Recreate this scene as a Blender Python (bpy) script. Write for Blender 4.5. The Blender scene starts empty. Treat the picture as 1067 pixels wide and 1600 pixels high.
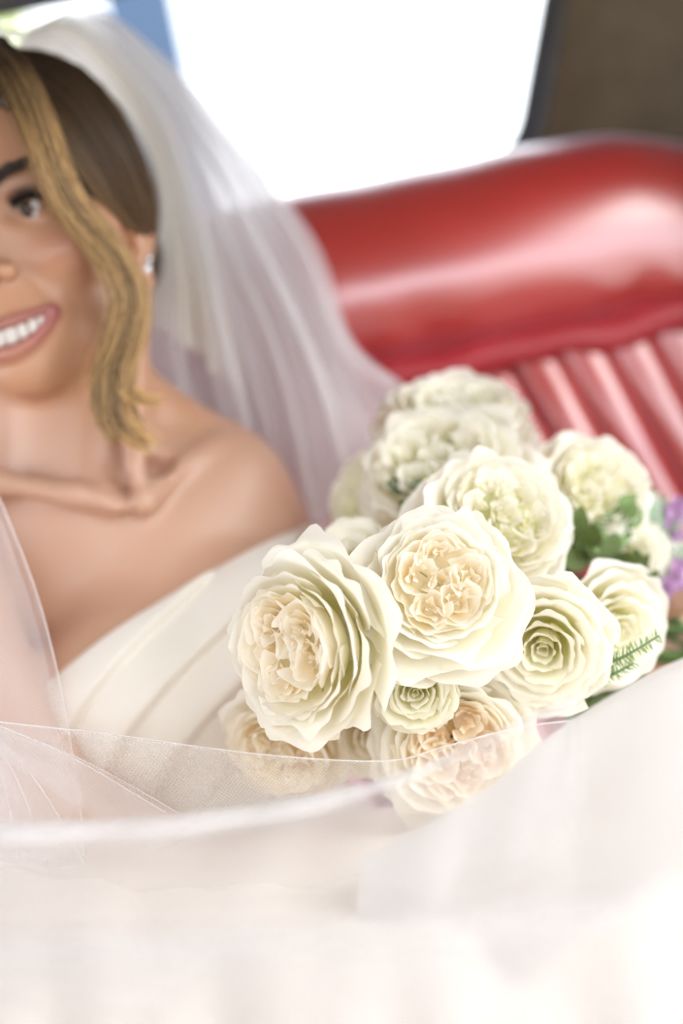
import bpy, math, random
import numpy as np
import openvdb
from mathutils import Vector, Matrix

scn = bpy.context.scene
COL = scn.collection
rng = np.random.default_rng(7)
random.seed(7)

# ------------------------------------------------------------------ camera
FPX = 50.0 / 36.0 * 1600.0
CAM_Z = 0.85
ROLL, PITCH = math.radians(11.5), math.radians(-8.0)
fwd = np.array([0, math.cos(PITCH), math.sin(PITCH)])
r0 = np.array([1.0, 0, 0])
u0 = np.cross(r0, fwd)
# camera rolled clockwise -> picture content leans counter-clockwise
RIGHT = math.cos(ROLL) * r0 - math.sin(ROLL) * u0
UP = math.sin(ROLL) * r0 + math.cos(ROLL) * u0
CPOS = np.array([0, 0, CAM_Z])
CM = np.eye(4)
CM[:3, 0], CM[:3, 1], CM[:3, 2], CM[:3, 3] = RIGHT, UP, -fwd, CPOS
cam = bpy.data.cameras.new('camera')
camo = bpy.data.objects.new('camera', cam)
COL.objects.link(camo)
camo.matrix_world = Matrix(CM.tolist())
cam.sensor_fit = 'VERTICAL'
cam.sensor_height = 36.0
cam.lens = 50.0
cam.clip_start = 0.02
cam.dof.use_dof = True
cam.dof.focus_distance = 0.785
cam.dof.aperture_fstop = 2.0
scn.camera = camo

# ------------------------------------------------------------------ world, sun, exposure
w = bpy.data.worlds.new('sky')
scn.world = w
w.use_nodes = True
bg = w.node_tree.nodes['Background']
bg.inputs[0].default_value = (0.91, 0.945, 1.0, 1)
bg.inputs[1].default_value = 4.0
sun = bpy.data.lights.new('sun', 'SUN')
sun.energy = 0.9
sun.angle = math.radians(30)
sun.color = (1.0, 0.92, 0.80)
suno = bpy.data.objects.new('sun', sun)
COL.objects.link(suno)
suno.rotation_euler = (math.radians(52), 0, math.radians(38))
scn.view_settings.view_transform = 'Standard'
scn.view_settings.look = 'None'
scn.view_settings.gamma = 1.0
scn.view_settings.use_curve_mapping = False
scn.view_settings.exposure = 0.0
try:
    scn.cycles.transparent_max_bounces = 24
    scn.cycles.max_bounces = 16
    scn.cycles.diffuse_bounces = 10
except Exception:
    pass


# ------------------------------------------------------------------ helpers
def P(px, py, D):
    """pixel + depth (m along the view axis) -> world point"""
    px, py, D = np.broadcast_arrays(np.asarray(px, float), np.asarray(py, float), np.asarray(D, float))
    a = (px - 533.5) / FPX * D
    b = (800.0 - py) / FPX * D
    return CPOS + a[..., None] * RIGHT + b[..., None] * UP + D[..., None] * fwd


def ray_y(px, py, Y):
    """pixel ray cut with the car's cross plane y = Y"""
    d = (px - 533.5) / FPX * RIGHT + (800.0 - py) / FPX * UP + fwd
    return CPOS + d * (Y / d[1])


def cam2w(p):
    """camera-axes points in metres (x right, y up, z towards viewer) -> world"""
    return np.asarray(p) @ CM[:3, :3].T + CPOS


def pc(px, py, D):
    """pixel + depth in cm -> camera-axes point in cm"""
    return np.array([(px - 533.5) / FPX * D, (800.0 - py) / FPX * D, -D])


def mesh(name, v, f, mats=None, smooth=True, uv=None, col=None):
    me = bpy.data.meshes.new(name)
    me.from_pydata(np.asarray(v, float).tolist(), [], f if isinstance(f, list) else np.asarray(f).tolist())
    if smooth:
        me.polygons.foreach_set('use_smooth', [True] * len(me.polygons))
    if mats is not None:
        me.materials.append(mats)
    li = np.empty(len(me.loops), dtype=np.int32)
    me.loops.foreach_get('vertex_index', li)
    if uv is not None:
        lay = me.uv_layers.new(name='UVMap')
        lay.data.foreach_set('uv', np.asarray(uv, np.float32)[li].ravel())
    if col is not None:
        at = me.color_attributes.new('tint', 'FLOAT_COLOR', 'POINT')
        c = np.ones((len(v), 4), np.float32)
        c[:, :3] = col
        at.data.foreach_set('color', c.ravel())
    me.update()
    return me


def obj(name, me, parent=None, world=True):
    """link a mesh; with world=True its vertices are world positions and the parent has only a location"""
    o = bpy.data.objects.new(name, me)
    COL.objects.link(o)
    if parent is not None:
        o.parent = parent
        if world:
            o.matrix_parent_inverse = Matrix.Translation(-Vector(root_loc(parent)))
    return o


def root_loc(p):
    l = Vector((0, 0, 0))
    while p is not None:
        if p.type == 'EMPTY':
            l += p.location
            p = p.parent
        else:
            return Vector((0, 0, 0))
    return l


def empty(name, loc=(0, 0, 0), mat=None):
    o = bpy.data.objects.new(name, None)
    o.empty_display_size = 0.02
    COL.objects.link(o)
    if mat is not None:
        o.matrix_world = mat
    else:
        o.location = loc
    return o


def tag(o, label, cat, group=None):
    o['label'] = label
    o['category'] = cat
    if group:
        o['group'] = group
    return o


def struct(o, label=None, cat=None):
    o['kind'] = 'structure'
    if label:
        o['label'] = label
    if cat:
        o['category'] = cat
    return o


def grid_faces(nu, nv):
    i = np.arange(nu - 1)[:, None] * nv + np.arange(nv - 1)[None, :]
    return np.stack([i, i + nv, i + nv + 1, i + 1], -1).reshape(-1, 4)


def catmull(pts, n):
    pts = np.asarray(pts, float)
    k = len(pts)
    q = np.vstack([2 * pts[0] - pts[1], pts, 2 * pts[-1] - pts[-2]])
    t = np.linspace(0, k - 1 - 1e-9, n)
    i = t.astype(int)
    s = (t - i)[:, None]
    a, b, c, d = q[i], q[i + 1], q[i + 2], q[i + 3]
    return 0.5 * (2 * b + (c - a) * s + (2 * a - 5 * b + 4 * c - d) * s * s + (3 * b - a - 3 * c + d) * s ** 3)


def tubes(paths, rad, sides=4, ref=(0.31, 0.17, 0.93)):
    """many tubes: paths (n,k,3), rad (n,k) -> verts, faces"""
    paths = np.asarray(paths, float)
    n, k, _ = paths.shape
    rad = np.broadcast_to(rad, (n, k))
    t = np.gradient(paths, axis=1)
    t /= np.linalg.norm(t, axis=2, keepdims=True) + 1e-12
    ref = np.array(ref)
    a = np.cross(t, ref)
    a /= np.linalg.norm(a, axis=2, keepdims=True) + 1e-12
    b = np.cross(t, a)
    ang = np.arange(sides) * 2 * math.pi / sides
    v = paths[:, :, None, :] + rad[:, :, None, None] * (a[:, :, None, :] * np.cos(ang)[None, None, :, None] + b[:, :, None, :] * np.sin(ang)[None, None, :, None])
    v = v.reshape(-1, 3)
    base = np.arange(n)[:, None, None] * k * sides
    row = np.arange(k - 1)[None, :, None] * sides
    s = np.arange(sides)[None, None, :]
    s2 = (s + 1) % sides
    f = np.stack([base + row + s, base + row + s2, base + row + sides + s2, base + row + sides + s], -1).reshape(-1, 4)
    return v, f


def box_mesh(name, lo, hi, mat):
    x0, y0, z0 = lo
    x1, y1, z1 = hi
    v = [(x0, y0, z0), (x1, y0, z0), (x1, y1, z0), (x0, y1, z0), (x0, y0, z1), (x1, y0, z1), (x1, y1, z1), (x0, y1, z1)]
    f = [(0, 3, 2, 1), (4, 5, 6, 7), (0, 1, 5, 4), (1, 2, 6, 5), (2, 3, 7, 6), (3, 0, 4, 7)]
    return mesh(name, v, f, mat, smooth=False)


# ------------------------------------------------------------------ materials
def new_mat(name):
    m = bpy.data.materials.new(name)
    m.use_nodes = True
    nt = m.node_tree
    return m, nt, nt.nodes['Principled BSDF'], nt.nodes['Material Output']


def N(nt, kind, **kw):
    n = nt.nodes.new(kind)
    for k, v in kw.items():
        setattr(n, k, v)
    return n


def principled(name, col, rough=0.5, noise=0.0, nscale=40, bump=0.0, bscale=200, **kw):
    m, nt, b, out = new_mat(name)
    b.inputs['Base Color'].default_value = (*col, 1)
    b.inputs['Roughness'].default_value = rough
    for k, v in kw.items():
        b.inputs[k].default_value = v
    tc = N(nt, 'ShaderNodeTexCoord')
    if noise:
        nz = N(nt, 'ShaderNodeTexNoise')
        nz.inputs['Scale'].default_value = nscale
        nz.inputs['Detail'].default_value = 4
        nt.links.new(tc.outputs['Object'], nz.inputs['Vector'])
        rp = N(nt, 'ShaderNodeValToRGB')
        rp.color_ramp.elements[0].position = 0.3
        rp.color_ramp.elements[1].position = 0.7
        rp.color_ramp.elements[0].color = (*[c * (1 - noise) for c in col], 1)
        rp.color_ramp.elements[1].color = (*[min(1, c * (1 + noise)) for c in col], 1)
        nt.links.new(nz.outputs['Fac'], rp.inputs[0])
        nt.links.new(rp.outputs[0], b.inputs['Base Color'])
    if bump:
        nb = N(nt, 'ShaderNodeTexNoise')
        nb.inputs['Scale'].default_value = bscale
        nt.links.new(tc.outputs['Object'], nb.inputs['Vector'])
        bp = N(nt, 'ShaderNodeBump')
        bp.inputs['Strength'].default_value = bump
        bp.inputs['Distance'].default_value = 0.002
        nt.links.new(nb.outputs['Fac'], bp.inputs['Height'])
        nt.links.new(bp.outputs[0], b.inputs['Normal'])
    return m


def tint_mat(name, rough=0.5, sss=0.0, **kw):
    m, nt, b, out = new_mat(name)
    at = N(nt, 'ShaderNodeVertexColor', layer_name='tint')
    nt.links.new(at.outputs[0], b.inputs['Base Color'])
    b.inputs['Roughness'].default_value = rough
    if sss:
        b.inputs['Subsurface Weight'].default_value = sss
        b.inputs['Subsurface Scale'].default_value = 0.008
    for k, v in kw.items():
        b.inputs[k].default_value = v
    return m


def petal_mat(name, tip, base, warm, trans=0.3):
    """thin petal: diffuse + translucent, colour runs from the base to the rim along the petal (UV v)"""
    m, nt, b, out = new_mat(name)
    nt.nodes.remove(b)
    tc = N(nt, 'ShaderNodeTexCoord')
    sp = N(nt, 'ShaderNodeSeparateXYZ')
    nt.links.new(tc.outputs['UV'], sp.inputs[0])
    rp = N(nt, 'ShaderNodeValToRGB')
    e = rp.color_ramp.elements
    e[0].position, e[0].color = 0.12, (*base, 1)
    e[1].position, e[1].color = 0.85, (*tip, 1)
    x = e.new(0.5)
    x.color = (*warm, 1)
    nt.links.new(sp.outputs[1], rp.inputs[0])
    mp = N(nt, 'ShaderNodeMapping')
    mp.inputs['Scale'].default_value = (60, 3, 1)
    nt.links.new(tc.outputs['UV'], mp.inputs[0])
    nz = N(nt, 'ShaderNodeTexNoise')
    nz.inputs['Scale'].default_value = 1.0
    nz.inputs['Detail'].default_value = 3
    nt.links.new(mp.outputs[0], nz.inputs['Vector'])
    bp = N(nt, 'ShaderNodeBump')
    bp.inputs['Strength'].default_value = 0.25
    bp.inputs['Distance'].default_value = 0.001
    nt.links.new(nz.outputs['Fac'], bp.inputs['Height'])
    d = N(nt, 'ShaderNodeBsdfPrincipled')
    d.inputs['Roughness'].default_value = 0.5
    d.inputs['Specular IOR Level'].default_value = 0.3
    t = N(nt, 'ShaderNodeBsdfTranslucent')
    nt.links.new(rp.outputs[0], d.inputs['Base Color'])
    nt.links.new(rp.outputs[0], t.inputs['Color'])
    nt.links.new(bp.outputs[0], d.inputs['Normal'])
    mx = N(nt, 'ShaderNodeMixShader')
    mx.inputs[0].default_value = trans
    nt.links.new(d.outputs[0], mx.inputs[1])
    nt.links.new(t.outputs[0], mx.inputs[2])
    nt.links.new(mx.outputs[0], out.inputs[0])
    return m


def tulle_mat(name, cover, col=(0.93, 0.92, 0.93), cell=0.0016, trans=0.45, thread=None):
    """woven net: thin threads around open cells, laid out in metres along the cloth (UV)"""
    m, nt, b, out = new_mat(name)
    nt.nodes.remove(b)
    d = N(nt, 'ShaderNodeBsdfDiffuse')
    t = N(nt, 'ShaderNodeBsdfTranslucent')
    d.inputs[0].default_value = (*col, 1)
    t.inputs[0].default_value = (*col, 1)
    mx = N(nt, 'ShaderNodeMixShader')
    mx.inputs[0].default_value = trans
    nt.links.new(d.outputs[0], mx.inputs[1])
    nt.links.new(t.outputs[0], mx.inputs[2])
    tr = N(nt, 'ShaderNodeBsdfTransparent')
    tc = N(nt, 'ShaderNodeTexCoord')
    mp = N(nt, 'ShaderNodeMapping')
    mp.inputs['Rotation'].default_value = (0, 0, 0.6)
    nt.links.new(tc.outputs['UV'], mp.inputs[0])
    vo = N(nt, 'ShaderNodeTexVoronoi', voronoi_dimensions='2D', feature='DISTANCE_TO_EDGE')
    vo.inputs['Scale'].default_value = 1.0 / cell
    vo.inputs['Randomness'].default_value = 0.18
    nt.links.new(mp.outputs[0], vo.inputs['Vector'])
    mr = N(nt, 'ShaderNodeMapRange')
    mr.inputs['From Min'].default_value = 0.05
    mr.inputs['From Max'].default_value = 0.30
    mr.inputs['To Min'].default_value = min(1, cover * 1.28)
    mr.inputs['To Max'].default_value = cover * 0.82
    nt.links.new(vo.outputs['Distance'], mr.inputs['Value'])
    ma = N(nt, 'ShaderNodeMixShader')
    nt.links.new(mr.outputs[0], ma.inputs[0])
    nt.links.new(tr.outputs[0], ma.inputs[1])
    nt.links.new(mx.outputs[0], ma.inputs[2])
    nt.links.new(ma.outputs[0], out.inputs[0])
    return m


def cloth_mat(name, col, trans=0.15, rough=0.45, sheen=0.3):
    m, nt, b, out = new_mat(name)
    b.inputs['Base Color'].default_value = (*col, 1)
    b.inputs['Roughness'].default_value = rough
    b.inputs['Sheen Weight'].default_value = sheen
    tc = N(nt, 'ShaderNodeTexCoord')
    nz = N(nt, 'ShaderNodeTexNoise')
    nz.inputs['Scale'].default_value = 900
    nt.links.new(tc.outputs['Object'], nz.inputs['Vector'])
    bp = N(nt, 'ShaderNodeBump')
    bp.inputs['Strength'].default_value = 0.08
    bp.inputs['Distance'].default_value = 0.0005
    nt.links.new(nz.outputs['Fac'], bp.inputs['Height'])
    nt.links.new(bp.outputs[0], b.inputs['Normal'])
    t = N(nt, 'ShaderNodeBsdfTranslucent')
    t.inputs[0].default_value = (*col, 1)
    mx = N(nt, 'ShaderNodeMixShader')
    mx.inputs[0].default_value = trans
    nt.links.new(b.outputs[0], mx.inputs[1])
    nt.links.new(t.outputs[0], mx.inputs[2])
    nt.links.new(mx.outputs[0], out.inputs[0])
    return m


M = {}
M['leather'] = principled('red_leather', (0.46, 0.020, 0.018), 0.36, noise=0.10, nscale=6, bump=0.25, bscale=260, **{'Specular IOR Level': 0.7, 'Sheen Weight': 0.42, 'Sheen Roughness': 0.4, 'Sheen Tint': (0.80, 0.76, 1.0, 1), 'Coat Weight': 1.0, 'Coat Roughness': 0.28, 'Coat IOR': 2.2})  # lilac sheen tint imitates the sky's reflection on the leather
M['welt'] = principled('red_welt', (0.40, 0.03, 0.04), 0.42, noise=0.1, nscale=8, bump=0.2, bscale=260)
M['headliner'] = principled('headliner_cloth', (0.17, 0.135, 0.085), 0.9, noise=0.12, nscale=30, bump=0.3, bscale=700)
M['carpet'] = principled('carpet', (0.10, 0.02, 0.02), 0.95, noise=0.2, nscale=120, bump=0.6, bscale=900)
M['chrome'] = principled('window_chrome', (0.13, 0.15, 0.19), 0.3, noise=0.05, Metallic=1.0)
M['rubber'] = principled('window_rubber', (0.03, 0.035, 0.045), 0.5, noise=0.1)
M['gravel'] = principled('pale_gravel', (0.55, 0.52, 0.47), 0.95, noise=0.2, nscale=8, bump=0.5, bscale=60)
M['blue'] = principled('blue_paint', (0.035, 0.075, 0.15), 0.5, noise=0.08, nscale=4)
M['bark'] = principled('bark', (0.16, 0.11, 0.07), 0.9, noise=0.3, nscale=14, bump=0.6, bscale=40)
M['treeleaf'] = petal_mat('tree_leaf', (0.55, 0.62, 0.16), (0.4, 0.5, 0.1), (0.5, 0.58, 0.15), 0.5)
M['petal'] = petal_mat('rose_petal_white', (0.94, 0.917, 0.84), (0.87, 0.86, 0.54), (0.94, 0.91, 0.78), 0.44)
M['petal_in'] = petal_mat('rose_petal_heart', (0.975, 0.945, 0.865), (0.97, 0.86, 0.64), (0.975, 0.915, 0.77), 0.55)
M['petal_peach'] = petal_mat('rose_petal_peach', (0.96, 0.91, 0.81), (0.95, 0.78, 0.54), (0.955, 0.86, 0.69), 0.48)
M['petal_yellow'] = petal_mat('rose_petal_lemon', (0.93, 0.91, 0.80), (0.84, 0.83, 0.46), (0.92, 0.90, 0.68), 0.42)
M['lilac'] = petal_mat('lilac_petal', (0.62, 0.42, 0.68), (0.5, 0.25, 0.5), (0.6, 0.36, 0.62), 0.35)
M['mint'] = petal_mat('mint_leaf', (0.55, 0.66, 0.55), (0.35, 0.5, 0.33), (0.5, 0.62, 0.5), 0.25)
M['leaf'] = petal_mat('green_leaf', (0.14, 0.19, 0.06), (0.10, 0.13, 0.04), (0.12, 0.17, 0.05), 0.2)
M['fern'] = petal_mat('fern_green', (0.30, 0.42, 0.18), (0.22, 0.34, 0.12), (0.27, 0.39, 0.16), 0.3)
M['stem'] = principled('rose_stem', (0.10, 0.18, 0.05), 0.5, noise=0.15)
M['skin'] = tint_mat('skin', 0.40, 0.12, **{'Coat Weight': 0.25, 'Coat Roughness': 0.35})
M['hair'] = tint_mat('hair', 0.38)
M['eye'] = tint_mat('eyeball', 0.22, **{'Specular IOR Level': 0.3})
M['tooth'] = principled('tooth_enamel', (0.70, 0.67, 0.60), 0.25, noise=0.03)
M['gum'] = principled('gum', (0.28, 0.06, 0.06), 0.4, noise=0.1)
M['silver'] = principled('silver', (0.8, 0.8, 0.82), 0.2, noise=0.03, Metallic=1.0)
M['crystal'] = principled('crystal', (0.9, 0.92, 0.95), 0.05, noise=0.03, Metallic=0.5)
M['satin'] = cloth_mat('ivory_satin', (0.92, 0.875, 0.79), 0.08, 0.38)
M['skirt'] = cloth_mat('ivory_skirt', (0.955, 0.885, 0.79), 0.1, 0.6)
M['tulle'] = tulle_mat('tulle_net', 0.21)
M['tulle_back'] = tulle_mat('tulle_net_gathered', 0.50, (0.94, 0.94, 0.95), trans=0.55)
M['tulle_dense'] = tulle_mat('tulle_net_bunched', 0.62, (0.92, 0.91, 0.90))
M['tulle_gather'] = tulle_mat('tulle_net_doubled', 0.66, (0.93, 0.90, 0.82), trans=0.5)  # cream tint puts the window's backlight into the net's colour
M['hem'] = tulle_mat('tulle_rolled_edge', 0.75, (0.94, 0.94, 0.95))

# ------------------------------------------------------------------ the car
XL, XR = -0.98, 0.44           # inner faces of the side walls
YB = 1.56                      # rear window plane
YF = -0.55                     # where the roof ends, at the windscreen
bz_top = ray_y(930, 203, 1.27)[2]
bz_seam = ray_y(930, 512, 1.20)[2]
win_bl = ray_y(330, 322, YB)
win_br = ray_y(806, 236, YB)
win_tr = ray_y(858, -30, YB)
win_t = ray_y(60, 10, YB)
zb = min(win_bl[2], win_br[2]) - 0.01
ztop = win_t[2]
# extrapolate the slanted right edge up to the top line
sl = (win_tr[0] - win_br[0]) / (win_tr[2] - win_br[2])
xr_top = win_br[0] + sl * (ztop - win_br[2])
xc = -0.27
hole = [(win_br[0], zb), (xr_top, ztop), (2 * xc - xr_top, ztop), (2 * xc - win_br[0], zb)]
ROOF = ztop + 0.10


def rounded(poly, r, n=8):
    out = []
    k = len(poly)
    for i in range(k):
        p0, p1, p2 = (np.array(poly[(i + j) % k], float) for j in (-1, 0, 1))
        a = (p0 - p1) / np.linalg.norm(p0 - p1)
        b = (p2 - p1) / np.linalg.norm(p2 - p1)
        for t in np.linspace(0, 1, n):
            q0, q1 = p1 + a * r, p1 + b * r
            out.append((1 - t) ** 2 * q0 + 2 * t * (1 - t) * p1 + t * t * q1)
    return np.array(out)


hp = rounded(hole, 0.045, 10)
hc = hp.mean(0)


def outer_pt(p):
    """project a hole point radially onto the outer rectangle of the rear wall"""
    d = p - hc
    s = 1e9
    for lim, ax in ((XL, 0), (XR + 0.0, 0), (0.30, 1), (ROOF, 1)):
        if abs(d[ax]) > 1e-9:
            t = (lim - hc[ax]) / d[ax]
            if t > 0:
                s = min(s, t)
    return hc + d * s


op = np.array([outer_pt(p) for p in hp])
# make sure the corners exist: snap the nearest ring point
for c in ((XL, 0.30), (XR, 0.30), (XL, ROOF), (XR, ROOF)):
    op[np.argmin(((op - np.array(c)) ** 2).sum(1))] = c
n = len(hp)
rings = []
for t in (0.0, 0.06, 0.35, 0.7, 1.0):
    q = hp * (1 - t) + op * t
    y = YB + 0.0 - 0.10 * t ** 2 - 0.02 * min(1, t / 0.06)
    rings.append(np.c_[q[:, 0], np.full(n, y), q[:, 1]])
v = np.vstack(rings)
f = []
for k in range(len(rings) - 1):
    for i in range(n):
        j = (i + 1) % n
        f.append((k * n + i, k * n + j, (k + 1) * n + j, (k + 1) * n + i))
wall_rear = struct(obj('wall_rear', mesh('wall_rear', v, f, M['headliner'])))
wall_rear['label'] = 'brown cloth lined rear panel around the car window'

# window: rubber seal, chrome bead, glass pane
win = empty('window_1', (xc, YB, zb))
struct(win, 'small rear car window with rounded corners')


def ring_tube(loop, y, r, sides=8):
    m = len(loop)
    pts = np.c_[loop[:, 0], np.full(m, y), loop[:, 1]]
    t = np.roll(pts, -1, 0) - np.roll(pts, 1, 0)
    t /= np.linalg.norm(t, axis=1, keepdims=True)
    b = np.array([0, 1.0, 0])
    a = np.cross(t, b)
    v = []
    for s in range(sides):
        an = 2 * math.pi * s / sides
        v.append(pts + r * (a * math.cos(an) + b * math.sin(an)))
    v = np.array(v).transpose(1, 0, 2).reshape(-1, 3)
    f = [(i * sides + s, i * sides + (s + 1) % sides, ((i + 1) % m) * sides + (s + 1) % sides, ((i + 1) % m) * sides + s) for i in range(m) for s in range(sides)]
    return v, f


v, f = ring_tube(hp, YB - 0.012, 0.008)
obj('window_seal', mesh('window_seal', v, f, M['rubber']), win)
v, f = ring_tube(hc + (hp - hc) * 1.025, YB - 0.022, 0.004)
obj('chrome_bead', mesh('chrome_bead', v, f, M['chrome']), win)
gm, nt, b_, out_ = new_mat('window_glass')
nt.nodes.remove(b_)
tr_ = N(nt, 'ShaderNodeBsdfTransparent')
tr_.inputs[0].default_value = (0.97, 0.985, 0.98, 1)
gl_ = N(nt, 'ShaderNodeBsdfGlossy')
gl_.inputs['Roughness'].default_value = 0.03
mx_ = N(nt, 'ShaderNodeMixShader')
mx_.inputs[0].default_value = 0.05
nt.links.new(tr_.outputs[0], mx_.inputs[1])
nt.links.new(gl_.outputs[0], mx_.inputs[2])
nt.links.new(mx_.outputs[0], out_.inputs[0])
v = np.vstack([[hc[0], YB + 0.004, hc[1]], np.c_[hp[:, 0], np.full(n, YB), hp[:, 1]]])
f = [(0, 1 + i, 1 + (i + 1) % n) for i in range(n)]
pane = obj('pane', mesh('pane', v, f, gm), win)

# shell: floor, ceiling, side walls (the right one ends at the open door, the left one has a side window)
struct(obj('floor', box_mesh('floor', (XL - 0.05, YF, -0.04), (XR + 0.05, YB + 0.2, 0.0), M['carpet'])))
nx, ny = 13, 25
xs = np.linspace(XL - 0.03, XR + 0.03, nx)
ys = np.linspace(YF, YB - 0.02, ny)
X, Y = np.meshgrid(xs, ys, indexing='ij')
tx = (X - (XL + XR) / 2) / ((XR - XL) / 2)
Z = ROOF + 0.055 * (1 - tx ** 2) * np.clip((YB - Y) / 0.35, 0, 1) ** 0.6 - 0.012
obj_c = obj('ceiling', mesh('ceiling', np.stack([X, Y, Z], -1).reshape(-1, 3), grid_faces(nx, ny), M['headliner']))
struct(obj_c)
struct(obj('wall_right', box_mesh('wall_right', (XR, 1.02, 0.0), (XR + 0.04, YB, ROOF + 0.02), M['headliner'])))
wl = empty('wall_left', (XL, 0.5, 0))
struct(wl)
obj('lower_panel', box_mesh('lower_panel', (XL - 0.04, YF, 0), (XL, YB, 0.72), M['leather']), wl)
obj('roof_rail', box_mesh('roof_rail', (XL - 0.04, YF, ROOF - 0.08), (XL, YB, ROOF + 0.02), M['headliner']), wl)
obj('rear_pillar', box_mesh('rear_pillar', (XL - 0.04, 1.25, 0.72), (XL, YB, ROOF - 0.08), M['headliner']), wl)

struct(obj('wall_front', box_mesh('wall_front', (XL - 0.04, YF - 0.05, 0.0), (XR + 0.04, YF, 0.80), M['headliner'])))
struct(obj('trim_2', box_mesh('trim_2', (XR, YF, 0.0), (XR + 0.04, 1.02, 0.45), M['headliner'])))
struct(obj('trim_1', box_mesh('trim_1', (XR, YF, ROOF - 0.07), (XR + 0.04, 1.02, ROOF + 0.02), M['headliner'])))
# rear bench: bolster, welt, pleats, cushion
seat = empty('bench_seat', ((XL + XR) / 2, 1.1, 0.0))
tag(seat, 'red leather car bench seat with padded bolster and pleated backrest', 'car seat')
SX0, SX1 = XL + 0.02, XR - 0.03


def seat_end(x):
    """drop and pull-back of the seat top close to the side wall"""
    return np.clip((x - (SX1 - 0.16)) / 0.16, 0, 1) ** 2.2


hz = (bz_top - bz_seam) / 2
zc = (bz_top + bz_seam) / 2
nx, na = 150, 40
xs = np.linspace(SX0, SX1, nx)
an = np.linspace(-0.62 * math.pi, 1.05 * math.pi, na)       # 0 = facing the viewer, pi/2 = top
X, A = np.meshgrid(xs, an, indexing='ij')
wob = 0.004 * np.sin(X * 31 + 1.0) + 0.003 * np.sin(X * 67)
front = np.clip(np.cos(A), 0, 1)
crease = 0.0035 * np.sin(X * 95 + 2.5 * np.sin(X * 17) + 1.5 * A) * np.exp(-((A + 1.0) / 0.38) ** 2)
sagA = 0.008 * np.sin(X * 9 + 0.6) * front
ca_ = np.sign(np.cos(A)) * np.abs(np.cos(A)) ** 0.62
Yb = 1.30 - (0.105 + sagA + crease) * ca_ + 0.02 * np.sin(A)
Zb = zc + (hz + wob * 0.2) * np.sin(A) * (1 - 0.20 * seat_end(X)) - 0.035 * seat_end(X)
obj('bolster', mesh('bolster', np.stack([X, Yb, Zb], -1).reshape(-1, 3), grid_faces(nx, na), M['leather']), seat)
# wavy flat welt below the bolster
nw = 8
tt = np.linspace(0, 1, nw)
X, T = np.meshgrid(xs, tt, indexing='ij')
wav = 0.0025 * np.sin(X * 44 + 0.4) + 0.0016 * np.sin(X * 83 + 2)
Zw = bz_seam + 0.012 + wav - T * (0.030 + 0.002 * np.sin(X * 52))
Yw = 1.222 - 0.010 * np.sin(T * math.pi) - 0.012 * T
obj('welt', mesh('welt', np.stack([X, Yw, Zw], -1).reshape(-1, 3), grid_faces(nx, nw), M['welt']), seat)
# slanted pleats, each its own padded roll
LEAN = math.tan(math.radians(17))
pw = 0.041
zt0, zb0 = bz_seam - 0.012, 0.27
k = 0
x0 = SX0 - (zt0 - zb0) * 0.0
for i in range(int((SX1 - SX0) / pw) + 12):
    xa = SX0 - 10 * pw + i * pw
    nn, mm = 9, 16
    a = np.linspace(-1, 1, nn)
    t = np.linspace(0, 1, mm)
    A, T = np.meshgrid(a, t, indexing='ij')
    Zp = zt0 + (zb0 - zt0) * T + 0.003 * np.sin(xa * 40)
    Xp = xa + A * pw * 0.5 + (zt0 - Zp) * LEAN
    Yp = 1.225 - 0.10 * T - 0.018 * np.sqrt(np.clip(1 - A ** 2, 0, 1)) * np.clip(T / 0.12, 0.25, 1) - 0.004 * np.sin(T * 9 + i)
    if Xp.max() > SX1 + 0.0 or Xp.min() < SX0:
        Xp = np.clip(Xp, SX0, SX1)
        if np.ptp(Xp) < 0.02:
            continue
    obj('pleat', mesh('pleat', np.stack([Xp, Yp, Zp], -1).reshape(-1, 3), grid_faces(nn, mm), M['leather']), seat)
# seat cushion
nx2, na2 = 40, 30
xs2 = np.linspace(SX0, SX1, nx2)
prof = catmull([(1.17, 0.08), (1.17, 0.23), (1.10, 0.265), (0.9, 0.26), (0.72, 0.27), (0.64, 0.25), (0.625, 0.18), (0.63, 0.04)], na2)
X, _ = np.meshgrid(xs2, np.arange(na2), indexing='ij')
bul = 0.01 * np.sin((X - SX0) * 38) ** 2
obj('cushion', mesh('cushion', np.stack([X, np.broadcast_to(prof[:, 0], X.shape), np.broadcast_to(prof[:, 1], X.shape) + bul * (np.arange(na2) < 20)], -1).reshape(-1, 3), grid_faces(nx2, na2), M['leather']), seat)
obj('seat_base', box_mesh('seat_base', (SX0, 0.66, 0.0), (SX1, 1.18, 0.12), M['carpet']), seat)
# parcel shelf behind the seat
shelf = obj('parcel_shelf', box_mesh('parcel_shelf', (SX0, 1.415, bz_seam), (SX1, YB - 0.13, bz_top - 0.06), M['leather']))
tag(shelf, 'red shelf behind the bench seat under the rear window', 'shelf')

# outside
g = obj('ground', mesh('ground', [(-30, -30, -0.42), (30, -30, -0.42), (30, 40, -0.42), (-30, 40, -0.42)], [(0, 1, 2, 3)], M['gravel'], smooth=False))
struct(g)
bp0, bp1 = ray_y(172, 60, 5.0), ray_y(288, 60, 5.0)
post = empty('blue_post', (0.5 * (bp0[0] + bp1[0]), 5.0, -0.42))
tag(post, 'tall blue post outside the rear window beside the veil', 'post')
xm = 0.5 * (bp0[0] + bp1[0])
hw = 0.5 * abs(bp1[0] - bp0[0])
obj('shaft', box_mesh('shaft', (xm - hw, 4.9, -0.42), (xm + hw, 5.1, 3.6), M['blue']), post)
obj('plinth', box_mesh('plinth', (xm - hw - 0.05, 4.85, -0.42), (xm + hw + 0.05, 5.15, -0.1), M['blue']), post)
obj('cap', box_mesh('cap', (xm - hw - 0.04, 4.86, 3.6), (xm + hw + 0.04, 5.14, 3.7), M['blue']), post)
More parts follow.
